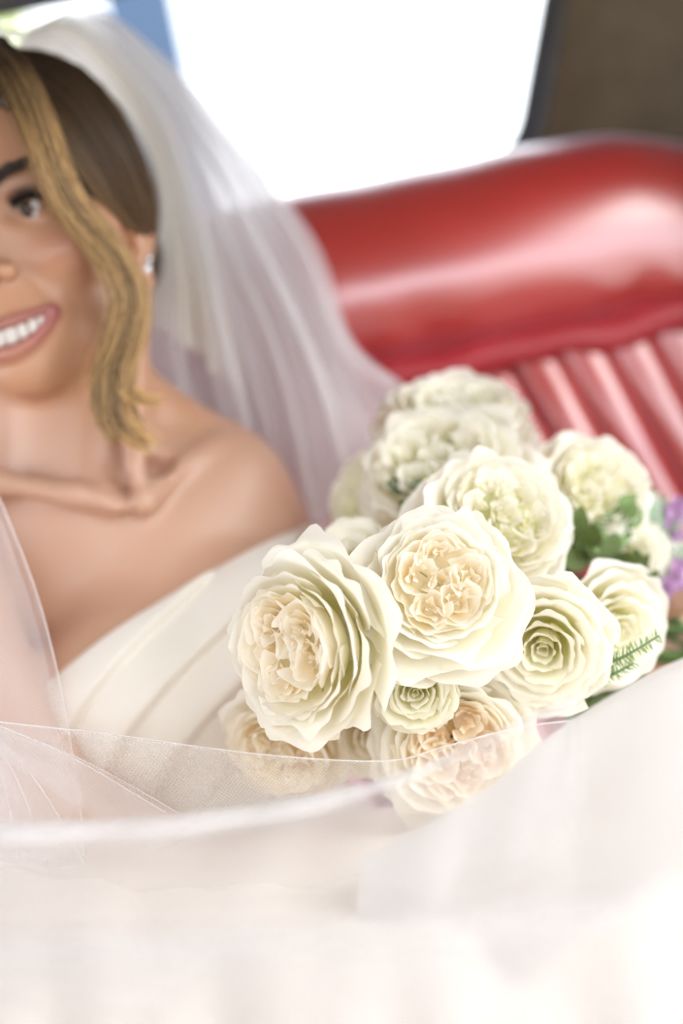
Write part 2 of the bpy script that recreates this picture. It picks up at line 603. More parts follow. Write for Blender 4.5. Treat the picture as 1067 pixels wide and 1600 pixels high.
tr = ray_y(20, 40, 7.0)
tree = empty('garden_tree', (tr[0] - 0.6, 7.0, -0.42))
tag(tree, 'yellow green leafy tree outside the rear window above the bride', 'tree')
tp = np.array([[[tr[0] - 0.6 + 0.06 * math.sin(3 * t), 7 + 0.05 * t, -0.42 + (tr[2] + 0.9) * t] for t in np.linspace(0, 1, 10)]])
v, f = tubes(tp, np.linspace(0.11, 0.04, 10)[None], 8)
obj('trunk', mesh('trunk', v, f, M['bark']), tree)
nl = 1500
c = rng.normal(size=(nl, 3))
c = c / np.linalg.norm(c, axis=1, keepdims=True) * (rng.random((nl, 1)) ** 0.4) * np.array([0.75, 0.7, 0.6]) + np.array([tr[0] - 0.55, 7.0, tr[2] + 0.28])
d1 = rng.normal(size=(nl, 3)); d1 /= np.linalg.norm(d1, axis=1, keepdims=True)
d2 = np.cross(d1, rng.normal(size=(nl, 3))); d2 /= np.linalg.norm(d2, axis=1, keepdims=True)
L, W = 0.06, 0.025
v = np.stack([c - d1 * L, c + d2 * W, c + d1 * L, c - d2 * W], 1).reshape(-1, 3)
f = np.arange(nl * 4).reshape(-1, 4)
uvs = np.tile([[0.5, 0], [1, 0.6], [0.5, 1], [0, 0.6]], (nl, 1))
o = obj('foliage', mesh('foliage', v, f, M['treeleaf'], uv=uvs), tree)
o['kind'] = 'stuff'
# ------------------------------------------------------------------ the bride: signed distance body in camera-axes cm
HS = 1.015
yaw, pit, rol = math.radians(-16), math.radians(2.5), math.radians(11.8)
cy_, sy_, cp_, sp_, cr_, sr_ = math.cos(yaw), math.sin(yaw), math.cos(pit), math.sin(pit), math.cos(rol), math.sin(rol)
HR = (np.array([[cr_, -sr_, 0], [sr_, cr_, 0], [0, 0, 1]]) @ np.array([[cy_, 0, sy_], [0, 1, 0], [-sy_, 0, cy_]]) @ np.array([[1, 0, 0], [0, cp_, -sp_], [0, sp_, cp_]]))
HC = pc(64, 384, 102.0)


def H(x, u, f):
    """head-local cm (x to her left, u up, f forward) -> camera-axes cm"""
    return HR @ (np.array([x, u, f], float) * HS) + HC


class SDF:
    def __init__(self, lo, hi, vs):
        self.lo = np.array(lo, float)
        self.vs = vs
        self.n = np.ceil((np.array(hi) - self.lo) / vs).astype(int)
        self.d = np.full(self.n, 3.0, np.float32)

    def win(self, lo, hi, pad):
        a = np.clip(np.floor((np.array(lo) - pad - self.lo) / self.vs).astype(int), 0, self.n)
        b = np.clip(np.ceil((np.array(hi) + pad - self.lo) / self.vs).astype(int) + 1, 0, self.n)
        sl = tuple(slice(i, j) for i, j in zip(a, b))
        g = [(np.arange(i, j) * self.vs + l).astype(np.float32) for i, j, l in zip(a, b, self.lo)]
        return sl, np.meshgrid(*g, indexing='ij', sparse=True)

    def put(self, lo, hi, fn, k=0.5, op='add', pad=3.0):
        sl, (X, Y, Z) = self.win(lo, hi, pad)
        if 0 in self.d[sl].shape:
            return
        e = fn(X, Y, Z)
        d = self.d[sl]
        if op == 'add':
            h = np.clip(0.5 + 0.5 * (d - e) / k, 0, 1)
            self.d[sl] = d * (1 - h) + e * h - k * h * (1 - h)
        else:
            e = -e
            h = np.clip(0.5 - 0.5 * (d - e) / k, 0, 1)
            self.d[sl] = d * (1 - h) + e * h + k * h * (1 - h)

    def ell(self, c, r, k=0.5, R=None, op='add'):
        c = np.asarray(c, float)
        r = np.asarray(r, float)
        R = np.eye(3) if R is None else R
        m = max(r)

        def fn(X, Y, Z):
            dx, dy, dz = X - c[0], Y - c[1], Z - c[2]
            q = [(R[0, i] * dx + R[1, i] * dy + R[2, i] * dz) for i in range(3)]
            k0 = np.sqrt(sum((q[i] / r[i]) ** 2 for i in range(3))) + 1e-6
            k1 = np.sqrt(sum((q[i] / r[i] ** 2) ** 2 for i in range(3))) + 1e-6
            return k0 * (k0 - 1) / k1
        self.put(c - m, c + m, fn, k, op)

    def cap(self, a, b, ra, rb, k=0.5, op='add'):
        a, b = np.asarray(a, float), np.asarray(b, float)
        ab = b - a
        L2 = (ab ** 2).sum()
        m = max(ra, rb)

        def fn(X, Y, Z):
            dx, dy, dz = X - a[0], Y - a[1], Z - a[2]
            t = np.clip((dx * ab[0] + dy * ab[1] + dz * ab[2]) / L2, 0, 1)
            return np.sqrt((dx - t * ab[0]) ** 2 + (dy - t * ab[1]) ** 2 + (dz - t * ab[2]) ** 2) - (ra + (rb - ra) * t)
        self.put(np.minimum(a, b) - m, np.maximum(a, b) + m, fn, k, op)

    def chain(self, pts, rads, k=0.4, op='add'):
        for i in range(len(pts) - 1):
            self.cap(pts[i], pts[i + 1], rads[i], rads[i + 1], k, op)

    def polygons(self):
        g = openvdb.FloatGrid(background=3.0)
        g.copyFromArray(np.ascontiguousarray(self.d))
        p, t, q = g.convertToPolygons(isovalue=0.0, adaptivity=0.0)
        p = p * self.vs + self.lo
        faces = [tuple(int(i) for i in r) for r in q] + [tuple(int(i) for i in r) for r in t]
        return p, faces


def keep_big(p, faces):
    return p, faces


S = SDF((-52, -40, -126), (34, 40, -84), 0.25)
He = lambda c, r, k=0.6, op='add': S.ell(H(*c), np.array(r) * HS, k, HR, op)
Hc = lambda a, b, ra, rb, k=0.4, op='add': S.cap(H(*a), H(*b), ra * HS, rb * HS, k, op)
# skull and face masses
He((0, 3.6, -1.2), (7.3, 8.5, 9.0), 1)
He((0, 1.0, 1.6), (6.5, 8.0, 6.6), 1.5)
He((0, -4.2, 1.6), (5.7, 6.0, 6.2), 2)
He((0, -7.6, 4.3), (3.6, 2.9, 3.7), 1.8)
He((0, -9.2, 6.3), (1.9, 1.5, 1.7), 1.4)
He((0, -5.8, 6.2), (3.3, 2.6, 2.0), 1.2)                  # muzzle
for s in (-1, 1):
    He((s * 4.2, -1.9, 5.3), (2.3, 1.9, 2.0), 1.3)        # smiling cheek
    He((s * 5.6, -0.6, 3.6), (1.5, 1.5, 2.6), 1.4)        # cheekbone
    Hc((s * 6.0, -4.0, -0.5), (s * 4.2, -7.6, 3.6), 1.5, 1.4, 1.8)   # jaw line
    Hc((s * 1.2, 3.1, 7.5), (s * 5.0, 3.1, 5.6), 0.75, 0.7, 1.0)     # brow ridge
    He((s * 3.25, 1.1, 8.8), (1.75, 1.0, 1.9), 0.8, 'cut')           # eye socket
    He((s * 3.25, 1.2, 6.35), (1.5, 1.25, 1.25), 0.25)                # lids over the eye
    He((s * 3.25, 1.12, 8.05), (1.15, 0.40, 0.85), 0.12, 'cut')        # eye opening
    Hc((s * 2.1, -2.4, 8.1), (s * 3.9, -5.6, 7.2), 0.28, 0.2, 0.7, 'cut')  # smile fold
    He((s * 7.1, 0.1, -1.2), (0.75, 3.0, 1.7), 0.3)       # ear
    He((s * 7.8, 0.5, -0.8), (0.5, 1.8, 0.9), 0.35, 'cut')
    He((s * 7.1, -2.5, -0.5), (0.55, 0.9, 0.75), 0.4)     # lobe
# nose
Hc((0, 2.0, 7.5), (0, -2.0, 9.6), 0.65, 0.85, 0.9)
He((0, -2.3, 9.6), (1.0, 0.85, 0.95), 0.5)
for s in (-1, 1):
    He((s * 1.35, -2.7, 8.75), (0.8, 0.7, 0.85), 0.4)
    He((s * 0.75, -3.35, 9.2), (0.42, 0.25, 0.5), 0.15, 'cut')
# open smile: lips around a cut mouth
zs = np.linspace(-1, 1, 9)
mw = 3.25


def mf(x):
    return 8.55 - 0.115 * x * x


up_l = [H(x * mw, -5.95 + 0.25 * x * x - (0.10 if abs(x) < 0.1 else 0), mf(x * mw) + 0.0) for x in zs]
lo_l = [H(x * mw, -7.85 + 2.1 * abs(x) ** 2.2, mf(x * mw) - 0.15) for x in zs]
S.chain(up_l, [0.20 + 0.15 * (1 - abs(x) ** 2) for x in zs], 0.45)
S.chain(lo_l, [0.20 + 0.25 * (1 - abs(x) ** 2) for x in zs], 0.45)
mid = [H(x * mw * 0.95, -6.85 + 1.1 * x * x, mf(x * mw) + 0.1) for x in zs]
mid2 = [H(x * mw * 0.85, -6.85 + 1.1 * x * x, mf(x * mw) - 1.5) for x in zs]
S.chain(mid, [0.14 + 0.46 * (1 - abs(x) ** 2) for x in zs], 0.15, 'cut')
S.chain(mid2, [0.12 + 0.55 * (1 - abs(x) ** 2) for x in zs], 0.2, 'cut')
# neck
S.cap(H(0, -3.5, -2.2), pc(128, 790, 104.5), 5.2 * HS, 5.6, 1.5)
notch = pc(205, 782, 98.3)
# throat tendons
S.cap(H(5.4, -4.0, -2.0), notch + np.array([0.3, 0.4, 0.2]), 1.3, 0.6, 0.6)
S.cap(H(-5.4, -4.0, -2.0), notch + np.array([-2.2, 0.6, -0.6]), 1.3, 0.75, 1.0)
# trunk
TR = np.array([[math.cos(0.16), -math.sin(0.16), 0], [math.sin(0.16), math.cos(0.16), 0], [0, 0, 1.0]])
S.ell(pc(235, 935, 108.5), (13.5, 12.5, 10.0), 2.5, TR)
S.ell(pc(120, 850, 107), (14, 7.5, 7.0), 3.0, TR)
S.ell(pc(265, 1180, 106), (12.0, 15, 9.5), 4.0, TR)
S.ell(pc(300, 1500, 104), (16.5, 13, 11.5), 4.0, TR)
S.ell(pc(205, 1085, 98.3), (6.6, 6.2, 5.4), 2.5)
S.ell(pc(415, 1000, 100.0), (6.6, 6.2, 5.6), 2.5)
# shoulders, collar bones, trapezius
shL = pc(362, 775, 108.0)
shR = pc(-165, 830, 102.0)
S.ell(shL, (4.0, 4.7, 4.6), 2.5)
S.ell(shR, (5.0, 5.0, 5.0), 2.5)
S.cap(pc(185, 610, 107), pc(335, 720, 109.5), 2.6, 3.0, 2.2)
S.cap(pc(10, 640, 106), pc(-120, 790, 105), 2.6, 3.2, 2.5)
S.chain([notch + np.array([0.9, -0.2, 0]), pc(262, 742, 101.0), pc(345, 700, 105.5)], [0.85, 0.75, 0.9], 0.9)
S.chain([notch + np.array([-1.2, -0.1, 0.1]), pc(110, 772, 97.6), pc(0, 752, 98.2), pc(-130, 780, 100)], [0.9, 0.8, 0.8, 1.0], 0.9)
S.ell(pc(238, 738, 101.5), (1.5, 1.2, 1.5), 1.2, None, 'cut')
S.ell(notch + np.array([-0.6, 1.1, 0.9]), (0.9, 0.9, 1.0), 1.0, None, 'cut')
# her left arm goes behind the bouquet, the hand closes round the stems
elb = pc(600, 1120, 104.0)
wr = pc(955, 1052, 102.0)
S.chain([shL, pc(420, 900, 107.5), elb], [4.0, 4.0, 3.6], 1.5)
S.chain([elb, pc(800, 1055, 104.0), wr], [3.7, 3.3, 2.5], 1.0)
# hand
hx, hy, hz_ = np.array([0.97, 0.17, 0.16]), np.array([-0.2, 0.96, 0.15]), np.array([-0.12, -0.18, 0.97])
hR = np.stack([hx, hy, hz_], 1)
hb = wr + hx * 4.5
S.ell(hb, (4.6, 3.6, 1.7), 1.2, hR)
nails = []
for j, (off, ln) in enumerate(((2.9, 0.93), (1.0, 1.05), (-0.9, 1.0), (-2.6, 0.82))):
    k0 = hb + hx * 3.6 + hy * off + hz_ * 0.3
    k1 = k0 + hx * 2.4 * ln + hz_ * 2.6 * ln
    k2 = k1 - hx * 1.2 * ln + hz_ * 2.0 * ln
    k3 = k2 - hx * 2.1 * ln - hz_ * 0.3
    S.chain([k0, k1, k2, k3], [0.98, 0.88, 0.8, 0.68], 0.25)
    nails.append((k3, k2))
t0 = hb - hx * 1.8 + hy * 2.9
S.chain([t0, t0 + hx * 1.5 + hy * 2.0 + hz_ * 1.8, t0 + hx * 3.6 + hy * 2.4 + hz_ * 3.6], [1.3, 1.05, 0.8], 0.35)
# her right arm hangs beside the trunk
S.chain([shR, pc(-90, 985, 96.5), pc(62, 1250, 93.0)], [4.9, 4.6, 3.9], 1.3)
wR = pc(330, 1385, 92.0)
S.chain([pc(62, 1250, 93.0), pc(230, 1338, 92.5), wR], [3.8, 3.2, 2.4], 1.0)
# right hand resting on the lap
ra = np.array([0.86, -0.42, 0.28]); ra /= np.linalg.norm(ra)
rn = np.array([0.1, 0.7, 0.7]); rn -= ra * (rn @ ra); rn /= np.linalg.norm(rn)
rs = np.cross(rn, ra)
S.ell(wR + ra * 4.4, (4.6, 3.6, 1.5), 1.2, np.stack([ra, rs, rn], 1))
for off_f, ln in ((2.8, 0.9), (0.95, 1.05), (-0.95, 1.0), (-2.6, 0.8)):
    k0 = wR + ra * 8.0 + rs * off_f
    k1 = k0 + ra * 3.0 * ln + rs * off_f * 0.1
    k2 = k1 + ra * 2.2 * ln - rn * 0.6
    k3 = k2 + ra * 1.6 * ln - rn * 1.0
    S.chain([k0, k1, k2, k3], [0.95, 0.86, 0.78, 0.66], 0.25)
tb = wR + ra * 2.0 + rs * 2.8
S.chain([tb, tb + ra * 2.4 + rs * 2.2, tb + ra * 5.0 + rs * 2.8 - rn * 0.5], [1.3, 1.05, 0.8], 0.35)

pv, pf = S.polygons()
pw_ = cam2w(pv / 100.0)


def dist_chain(p, pts):
    d = np.full(len(p), 1e9)
    for a, b in zip(pts[:-1], pts[1:]):
        ab = b - a
        t = np.clip(((p - a) @ ab) / (ab @ ab), 0, 1)
        d = np.minimum(d, np.linalg.norm(p - a - t[:, None] * ab, axis=1))
    return d


def blend(c, col, a):
    a = np.clip(a, 0, 1)[:, None]
    return c * (1 - a) + np.array(col) * a


SK = np.array([0.56, 0.30, 0.175])
tint = np.tile(SK, (len(pv), 1))
body_area = np.clip((HC[1] - 11 - pv[:, 1]) / 4, 0, 1)
tint = blend(tint, (0.60, 0.365, 0.25), body_area)
hl = ((pv - HC) @ HR) / HS
for s in (-1, 1):
    # blush, eye shadow, liner
    tint = blend(tint, (0.56, 0.23, 0.15), 0.6 * np.exp(-(((hl - np.array([s * 4.9, -1.8, 5.6])) / np.array([1.9, 1.3, 3])) ** 2).sum(1)))
    tint = blend(tint, (0.20, 0.09, 0.07), 0.75 * np.exp(-(((hl - np.array([s * 3.4, 1.95, 7.0])) / np.array([1.7, 0.75, 3])) ** 2).sum(1)))
    liner = [H(s * (3.25 + 1.45 * x), 1.12 + 0.62 * (1 - x * x) + 0.12 * x, 7.4 - 0.45 * x * x) for x in np.linspace(-1, 1.15, 9)]
    tint = blend(tint, (0.012, 0.008, 0.006), 1.7 - dist_chain(pv, liner) / 0.26)
    low = [H(s * (3.25 + 1.35 * x), 1.12 - 0.42 * (1 - x * x) + 0.1 * x, 7.35 - 0.45 * x * x) for x in np.linspace(-1, 1.1, 9)]
    tint = blend(tint, (0.05, 0.03, 0.025), 1.1 - dist_chain(pv, low) / 0.25)
    brow = [H(s * 1.3, 3.05, 8.3), H(s * 2.6, 3.55, 8.2), H(s * 4.2, 3.95, 7.4), H(s * 5.4, 3.45, 6.3)]
    tint = blend(tint, (0.05, 0.028, 0.018), 0.9 * (1.6 - dist_chain(pv, brow) / 0.42))
du = dist_chain(pv, up_l)
dl = dist_chain(pv, lo_l)
infront = (hl[:, 2] > 5.5)
tint = blend(tint, (0.40, 0.15, 0.13), np.where(infront, 2.0 - du / 0.34, 0))
tint = blend(tint, (0.43, 0.15, 0.13), np.where(infront, 2.0 - dl / 0.38, 0))
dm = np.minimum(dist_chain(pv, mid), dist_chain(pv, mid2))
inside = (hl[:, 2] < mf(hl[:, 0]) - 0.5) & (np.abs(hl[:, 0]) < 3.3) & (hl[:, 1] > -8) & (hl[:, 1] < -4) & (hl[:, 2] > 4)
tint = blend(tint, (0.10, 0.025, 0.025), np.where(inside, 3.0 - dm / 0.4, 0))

base = P(300, 1700, 0.98)
person = empty('person', tuple(base))
tag(person, 'smiling person in a strapless ivory gown seated on the red bench', 'person')
body = obj('body', mesh('body', pw_, pf, M['skin'], col=tint), person)

# finger nails
for k3, k2 in nails:
    dirn = (k3 - k2) / np.linalg.norm(k3 - k2)
    uu, vv = np.meshgrid(np.linspace(0, math.pi, 6), np.linspace(0, 2 * math.pi, 9), indexing='ij')
    q = k3[None, None] + dirn * 0.25 + hz_ * 0.42 + 0.5 * np.cos(uu)[..., None] * dirn + 0.33 * (np.sin(uu) * np.cos(vv))[..., None] * hy + 0.2 * (np.sin(uu) * np.sin(vv))[..., None] * hz_
    obj('finger_nail', mesh('finger_nail', cam2w(q.reshape(-1, 3) / 100), grid_faces(6, 9), M['crystal'] if False else M['gum']), body)['label'] = 'pink finger nail'


# eyes
def ball(c, r, n=18, m=28, fn=None, R=None):
    uu, vv = np.meshgrid(np.linspace(0, math.pi, n), np.linspace(0, 2 * math.pi, m), indexing='ij')
    q = np.stack([np.sin(uu) * np.cos(vv), np.sin(uu) * np.sin(vv), np.cos(uu)], -1).reshape(-1, 3)
    return q, grid_faces(n, m)


q, ff = ball(0, 1)
for s in (-1, 1):
    g_ = np.array([-0.24, -0.08, 0.95])        # she looks past the viewer
    g_ = g_ / np.linalg.norm(g_)
    ca = q @ g_
    col = np.tile([0.66, 0.63, 0.61], (len(q), 1))
    col[ca > math.cos(0.62)] = (0.09, 0.045, 0.02)
    col[ca > math.cos(0.28)] = (0.004, 0.004, 0.004)
    hp_ = q * 1.18 + np.array([s * 3.25, 1.12, 6.42])
    wv = np.array([H(*p) for p in hp_])
    obj('eye', mesh('eye', cam2w(wv / 100), ff, M['eye'], col=col), person)['label'] = 'dark brown eye'
    # lashes and brow hairs
    paths, rads = [], []
    for x in np.linspace(-0.9, 1.2, 46):
        r0_ = np.array([s * (3.25 + 1.4 * x), 1.12 + 0.5 * (1 - x * x) + 0.1 * x, 7.5 - 0.45 * x * x])
        d_ = np.array([s * (0.25 + 0.6 * x), 0.45, 0.75])
        d_ /= np.linalg.norm(d_)
        ln = 0.75 + 0.3 * max(0, x)
        paths.append([H(*(r0_ + d_ * ln * t + np.array([0, 0.35 * t * t, 0]))) for t in np.linspace(0, 1, 5)])
        rads.append(np.linspace(0.05, 0.015, 5))
    v, f = tubes(cam2w(np.array(paths) / 100), np.array(rads) / 100, 3)
    obj('eyelashes', mesh('eyelashes', v, f, M['hair'], col=np.tile([0.01, 0.008, 0.006], (len(v), 1))), person)
    paths, rads = [], []
    bl = catmull([(s * 1.2, 3.0, 8.45), (s * 2.6, 3.55, 8.4), (s * 4.2, 3.95, 7.6), (s * 5.5, 3.35, 6.5)], 100)
    for i in range(260):
        t = rng.random()
        p = bl[int(t * 99)] + np.array([0, rng.normal() * 0.2 * (1.1 - 0.6 * t), 0.05])
        d_ = np.array([s * (0.5 + 0.4 * t), 0.5 - 0.7 * t, -0.15])
        paths.append([H(*(p + d_ * 0.7 * k_)) for k_ in np.linspace(0, 1, 4)])
        rads.append(np.linspace(0.045, 0.02, 4))
    v, f = tubes(cam2w(np.array(paths) / 100), np.array(rads) / 100, 3)
    obj('eyebrow', mesh('eyebrow', v, f, M['hair'], col=np.tile([0.03, 0.018, 0.012], (len(v), 1))), person)

# teeth: a gum arch with eight upper teeth
gp = np.array([[cam2w(H(x * 2.75, -5.95 + 0.30 * x * x, 7.75 - 0.13 * (x * 2.75) ** 2) / 100) for x in np.linspace(-1, 1, 13)]])
v, f = tubes(gp, np.full((1, 13), 0.0032), 8)
gum = obj('gum', mesh('gum', v, f, M['gum']), person)
tx_ = [(-0.43, 0.84, 1.0), (0.43, 0.84, 1.0), (-1.2, 0.68, 0.88), (1.2, 0.68, 0.88), (-1.86, 0.66, 0.95), (1.86, 0.66, 0.95), (-2.42, 0.56, 0.8), (2.42, 0.56, 0.8)]
for x, wd, hh in tx_:
    uu = q.copy()
    sq = np.sign(uu) * np.abs(uu) ** 0.55
    fz = 8.2 - 0.13 * x * x
    an_ = -math.atan(-0.30 * x)
    loc = np.stack([sq[:, 0] * wd * 0.5 * math.cos(an_) + sq[:, 2] * 0.28 * math.sin(an_), sq[:, 1] * hh * 0.58, -sq[:, 0] * wd * 0.5 * math.sin(an_) + sq[:, 2] * 0.28 * math.cos(an_)], 1) + np.array([x, -6.72 + 0.075 * x * x, fz])
    wv = np.array([H(*p) for p in loc])
    obj('tooth', mesh('tooth', cam2w(wv / 100), ff, M['tooth']), gum)

# ------------------------------------------------------------------ hair
HC_E, HR_E = np.array([0, 3.7, -1.6]), np.array([8.35, 9.75, 10.4])


def on_hair(px, py, extra=0.0):
    """where the pixel's ray meets the combed surface of the hair (head ellipsoid), head-local cm"""
    d = np.array([(px - 533.5) / FPX, (800 - py) / FPX, -1.0])
    o_ = (-HC @ HR) / HS - HC_E
    dl_ = (d @ HR) / HS
    r = HR_E + extra
    a_, b_, c_ = ((dl_ / r) ** 2).sum(), 2 * (o_ * dl_ / r ** 2).sum(), ((o_ / r) ** 2).sum() - 1
    disc = b_ * b_ - 4 * a_ * c_
    t = (-b_ - math.sqrt(max(disc, 0))) / (2 * a_)
    p = o_ + dl_ * t
    if disc < 0:
        p = p / np.sqrt(((p / r) ** 2).sum())
    return p + HC_E


def strands(gA, gB, n, k, depth=None, jit=0.25, rad=0.045, colfn=None, frizz=0.12, mirror=False):
    """hair strands between two guide polylines (pixels [+ depth])"""
    A, B = catmull(gA, k), catmull(gB, k)
    paths, cols = [], []
    for i in range(n):
        t = rng.random()
        g_ = A * (1 - t) + B * t
        ph, am = rng.random() * 6.3, rng.normal() * jit
        lift = rng.normal() * 0.16
        jx, jz = rng.normal() * 4.0, rng.normal() * 0.45
        row = []
        smax = 1.0 if depth is None else 0.66 + 0.34 * rng.random() ** 0.8
        for j in range(k):
            s_ = j / (k - 1) * smax
            gx = s_ * (k - 1)
            j0 = min(int(gx), k - 2)
            gp_ = g_[j0] + (g_[j0 + 1] - g_[j0]) * (gx - j0)
            wob_ = 4.0 * am * math.sin(ph + 4 * s_) + rng.normal() * frizz
            if depth is None:
                p = on_hair(gp_[0] + wob_, gp_[1] - wob_ * 0.5, lift)
                row.append(H(*p))
            else:
                D = gp_[2]
                row.append(pc(gp_[0] + wob_ + jx * s_, gp_[1] - wob_ * 0.3 + 6 * jz * s_, D) + np.array([0, 0, jz * (0.4 + s_)]))
        paths.append(row)
        vr = 0.5 + 0.9 * rng.random()
        cols.append([np.array(colfn(t, j / (k - 1))) * vr for j in range(k)])
    paths = np.array(paths)
    if mirror:
        hl_ = ((paths - HC) @ HR) * np.array([-1, 1, 1])
        paths = hl_ @ HR.T + HC
    v, f = tubes(cam2w(paths / 100), np.full(paths.shape[:2], rad / 100), 3, ref=fwd + 0.05)
    c = np.repeat(np.array(cols).reshape(-1, 3), 3, axis=0)
    return v, f, c


DARK, MIDB, GOLD = np.array([0.040, 0.023, 0.014]), np.array([0.15, 0.088, 0.044]), np.array([0.56, 0.35, 0.15])


def lerp(a, b, t):
    t = min(1, max(0, t))
    return a * (1 - t) + b * t


# solid base of the hairdo: cap without the face, low knot behind
S2 = SDF((-32, -6, -126), (8, 42, -88), 0.3)
S2.ell(H(*HC_E), HR_E * HS * 0.985, 0.4, HR)
S2.ell(H(0, -0.5, -11.0), (4.6, 3.8, 3.4), 1.5, HR)
S2.ell(H(0, -3.2, 9.0), np.array([7.6, 12.9, 9.6]), 0.8, HR, 'cut')
S2.ell(H(0, -10.5, -0.5), np.array([9.5, 9.3, 7.0]), 0.8, HR, 'cut')
for s in (-1, 1):
    S2.ell(H(s * 8.2, -1.8, 0.8), (2.2, 2.6, 2.8), 0.8, HR, 'cut')
hv, hf = S2.polygons()
hloc = ((hv - HC) @ HR) / HS
hair = obj('hair', mesh('hair', cam2w(hv / 100), hf, M['hair'], col=np.tile([0.05, 0.030, 0.018], (len(hv), 1))), person)
hair['label'] = 'dark brown combed hair with golden highlights'
v1, f1, c1 = strands([(-70, 62), (40, 62), (135, 108), (205, 200), (243, 310), (240, 392)], [(-60, 120), (0, 130), (66, 186), (112, 252), (160, 318), (226, 374)], 1500, 14, colfn=lambda t, s: lerp(lerp(DARK, MIDB, s * 1.2 - 0.2 + 0.5 * max(0, t - 0.5)), GOLD, 0.25 * max(0, t - 0.55)))
o = obj('side_hair', mesh('side_hair', v1, f1, M['hair'], col=c1), hair)
o['kind'] = 'stuff'
v1, f1, c1 = strands([(0, 62), (60, 72), (135, 108), (205, 200), (243, 310), (240, 392)], [(16, 128), (36, 150), (75, 195), (112, 252), (160, 318), (226, 374)], 1100, 14, mirror=True, colfn=lambda t, s: lerp(DARK, MIDB, s * 1.2 - 0.2 + 0.5 * max(0, t - 0.5)))
o = obj('side_hair', mesh('side_hair', v1, f1, M['hair'], col=c1), hair)
o['kind'] = 'stuff'
# the loose lock that frames the face
gA = [(-45, 70, 91.8), (2, 118, 91.4), (42, 205, 90.6), (72, 290, 90.6), (104, 345, 91.4), (150, 400, 92.4), (182, 462, 93.2), (172, 520, 93.2), (152, 575, 93.0), (150, 640, 93.0), (168, 700, 93.4)]
gB = [(0, 60, 92.6), (38, 100, 92.6), (76, 180, 92.4), (104, 262, 92.4), (134, 320, 92.8), (186, 390, 93.8), (220, 455, 94.8), (220, 520, 94.8), (205, 572, 94.4), (204, 625, 94.4), (222, 672, 94.6)]
v2, f2, c2 = strands(gA, gB, 1500, 40, depth=True, jit=1.7, rad=0.032, frizz=0.9, colfn=lambda t, s: lerp(lerp(DARK, GOLD, (s - 0.10) * 5.5), MIDB, 0.75 * math.exp(-((t - 0.52) / 0.16) ** 2) + 0.25 * math.exp(-((t - 0.12) / 0.1) ** 2)))
o = obj('face_framing_lock', mesh('face_framing_lock', v2, f2, M['hair'], col=c2), hair)
o['label'] = 'wavy golden blonde lock beside the cheek'
o['kind'] = 'stuff'
for gA, gB, cnt in (([(180, 560, 93.6), (182, 600, 93.6), (205, 628, 93.8), (256, 640, 94.0)], [(205, 555, 94.4), (203, 592, 94.4), (218, 610, 94.4), (246, 618, 94.4)], 110),
                    ([(160, 600, 93.4), (164, 645, 93.4), (188, 682, 93.6), (232, 716, 94.0)], [(200, 600, 94.2), (204, 640, 94.2), (222, 668, 94.2), (250, 690, 94.2)], 130)):
    v2, f2, c2 = strands(gA, gB, cnt, 16, depth=True, jit=1.2, rad=0.034, frizz=0.6, colfn=lambda t, s: lerp(GOLD, GOLD * 1.3, s))
    o = obj('lock_ends', mesh('lock_ends', v2, f2, M['hair'], col=c2), hair)
    o['kind'] = 'stuff'

# earring: stud with a small drop
ec = H(7.65, -3.0, -0.1)
er = empty('earring', tuple(cam2w(ec / 100)))
tag(er, 'small sparkling silver drop earring on the ear', 'earring')
for nm, off, r, mt in (('stud', (0, 0.15, 0), 0.28, 'silver'), ('crystal', (-0.12, -0.55, 0.05), 0.36, 'crystal')):
    obj(nm, mesh(nm, cam2w((q * r * np.array([0.8, 1.15, 0.8]) + ec + np.array(off)) / 100), ff, M[mt], smooth=False), er)

# ------------------------------------------------------------------ gown
# neckline plane through three points of the strapless edge
n1, n2, n3 = pc(92, 1056, 95.0), pc(255, 948, 96.0), pc(405, 886, 99.0)
G = SDF((-34, -40, -124), (12, 2, -84), 0.25)
off = 0.45
G.ell(pc(235, 935, 108.5), np.array((13.5, 12.5, 10.0)) + off, 2.5, TR)
G.ell(pc(265, 1180, 106), np.array((12.0, 15, 9.5)) + off, 4.0, TR)
G.ell(pc(300, 1500, 104), np.array((16.5, 13, 11.5)) + off, 4.0, TR)
G.ell(pc(205, 1085, 98.3), np.array((6.6, 6.2, 5.4)) + off, 2.5)
G.ell(pc(415, 1000, 100.0), np.array((6.6, 6.2, 5.6)) + off, 2.5)
X, Y, Z = np.meshgrid(*[(np.arange(k_) * G.vs + l).astype(np.float32) for k_, l in zip(G.n, G.lo)], indexing='ij', sparse=True)
nn_ = np.cross(n2 - n1, np.array([0, 0.12, 1.0]))
nn_ /= np.linalg.norm(nn_)
if nn_[1] < 0:
    nn_ = -nn_
hgt = (X - n1[0]) * nn_[0] + (Y - n1[1]) * nn_[1] + (Z - n1[2]) * nn_[2]
# gentle curve of the edge
along = (X - n1[0]) * 0.83 + (Y - n1[1]) * 0.55
hgt = hgt - 0.4 * np.sin(np.clip(along / 16, 0, 1) * math.pi)
# draped pleats running up to her left: a stepped fold profile
pd = np.array([0.62, 0.78])
acr = (X - n1[0]) * pd[1] - (Y - n1[1]) * pd[0]
acr = acr + 0.5 * np.sin(0.18 * (X + Y))
fr = (acr / 3.4) % 1.0
fold = 0.95 * fr ** 0.8 * np.clip((1 - fr) / 0.12, 0, 1)
dd = G.d - fold
dd = np.maximum(dd, hgt)
G.d = dd.astype(np.float32)
gv, gf = G.polygons()
gown = obj('gown_bodice', mesh('gown_bodice', cam2w(gv / 100), gf, M['satin']), person)
gown['label'] = 'strapless ivory satin bodice with draped pleats'

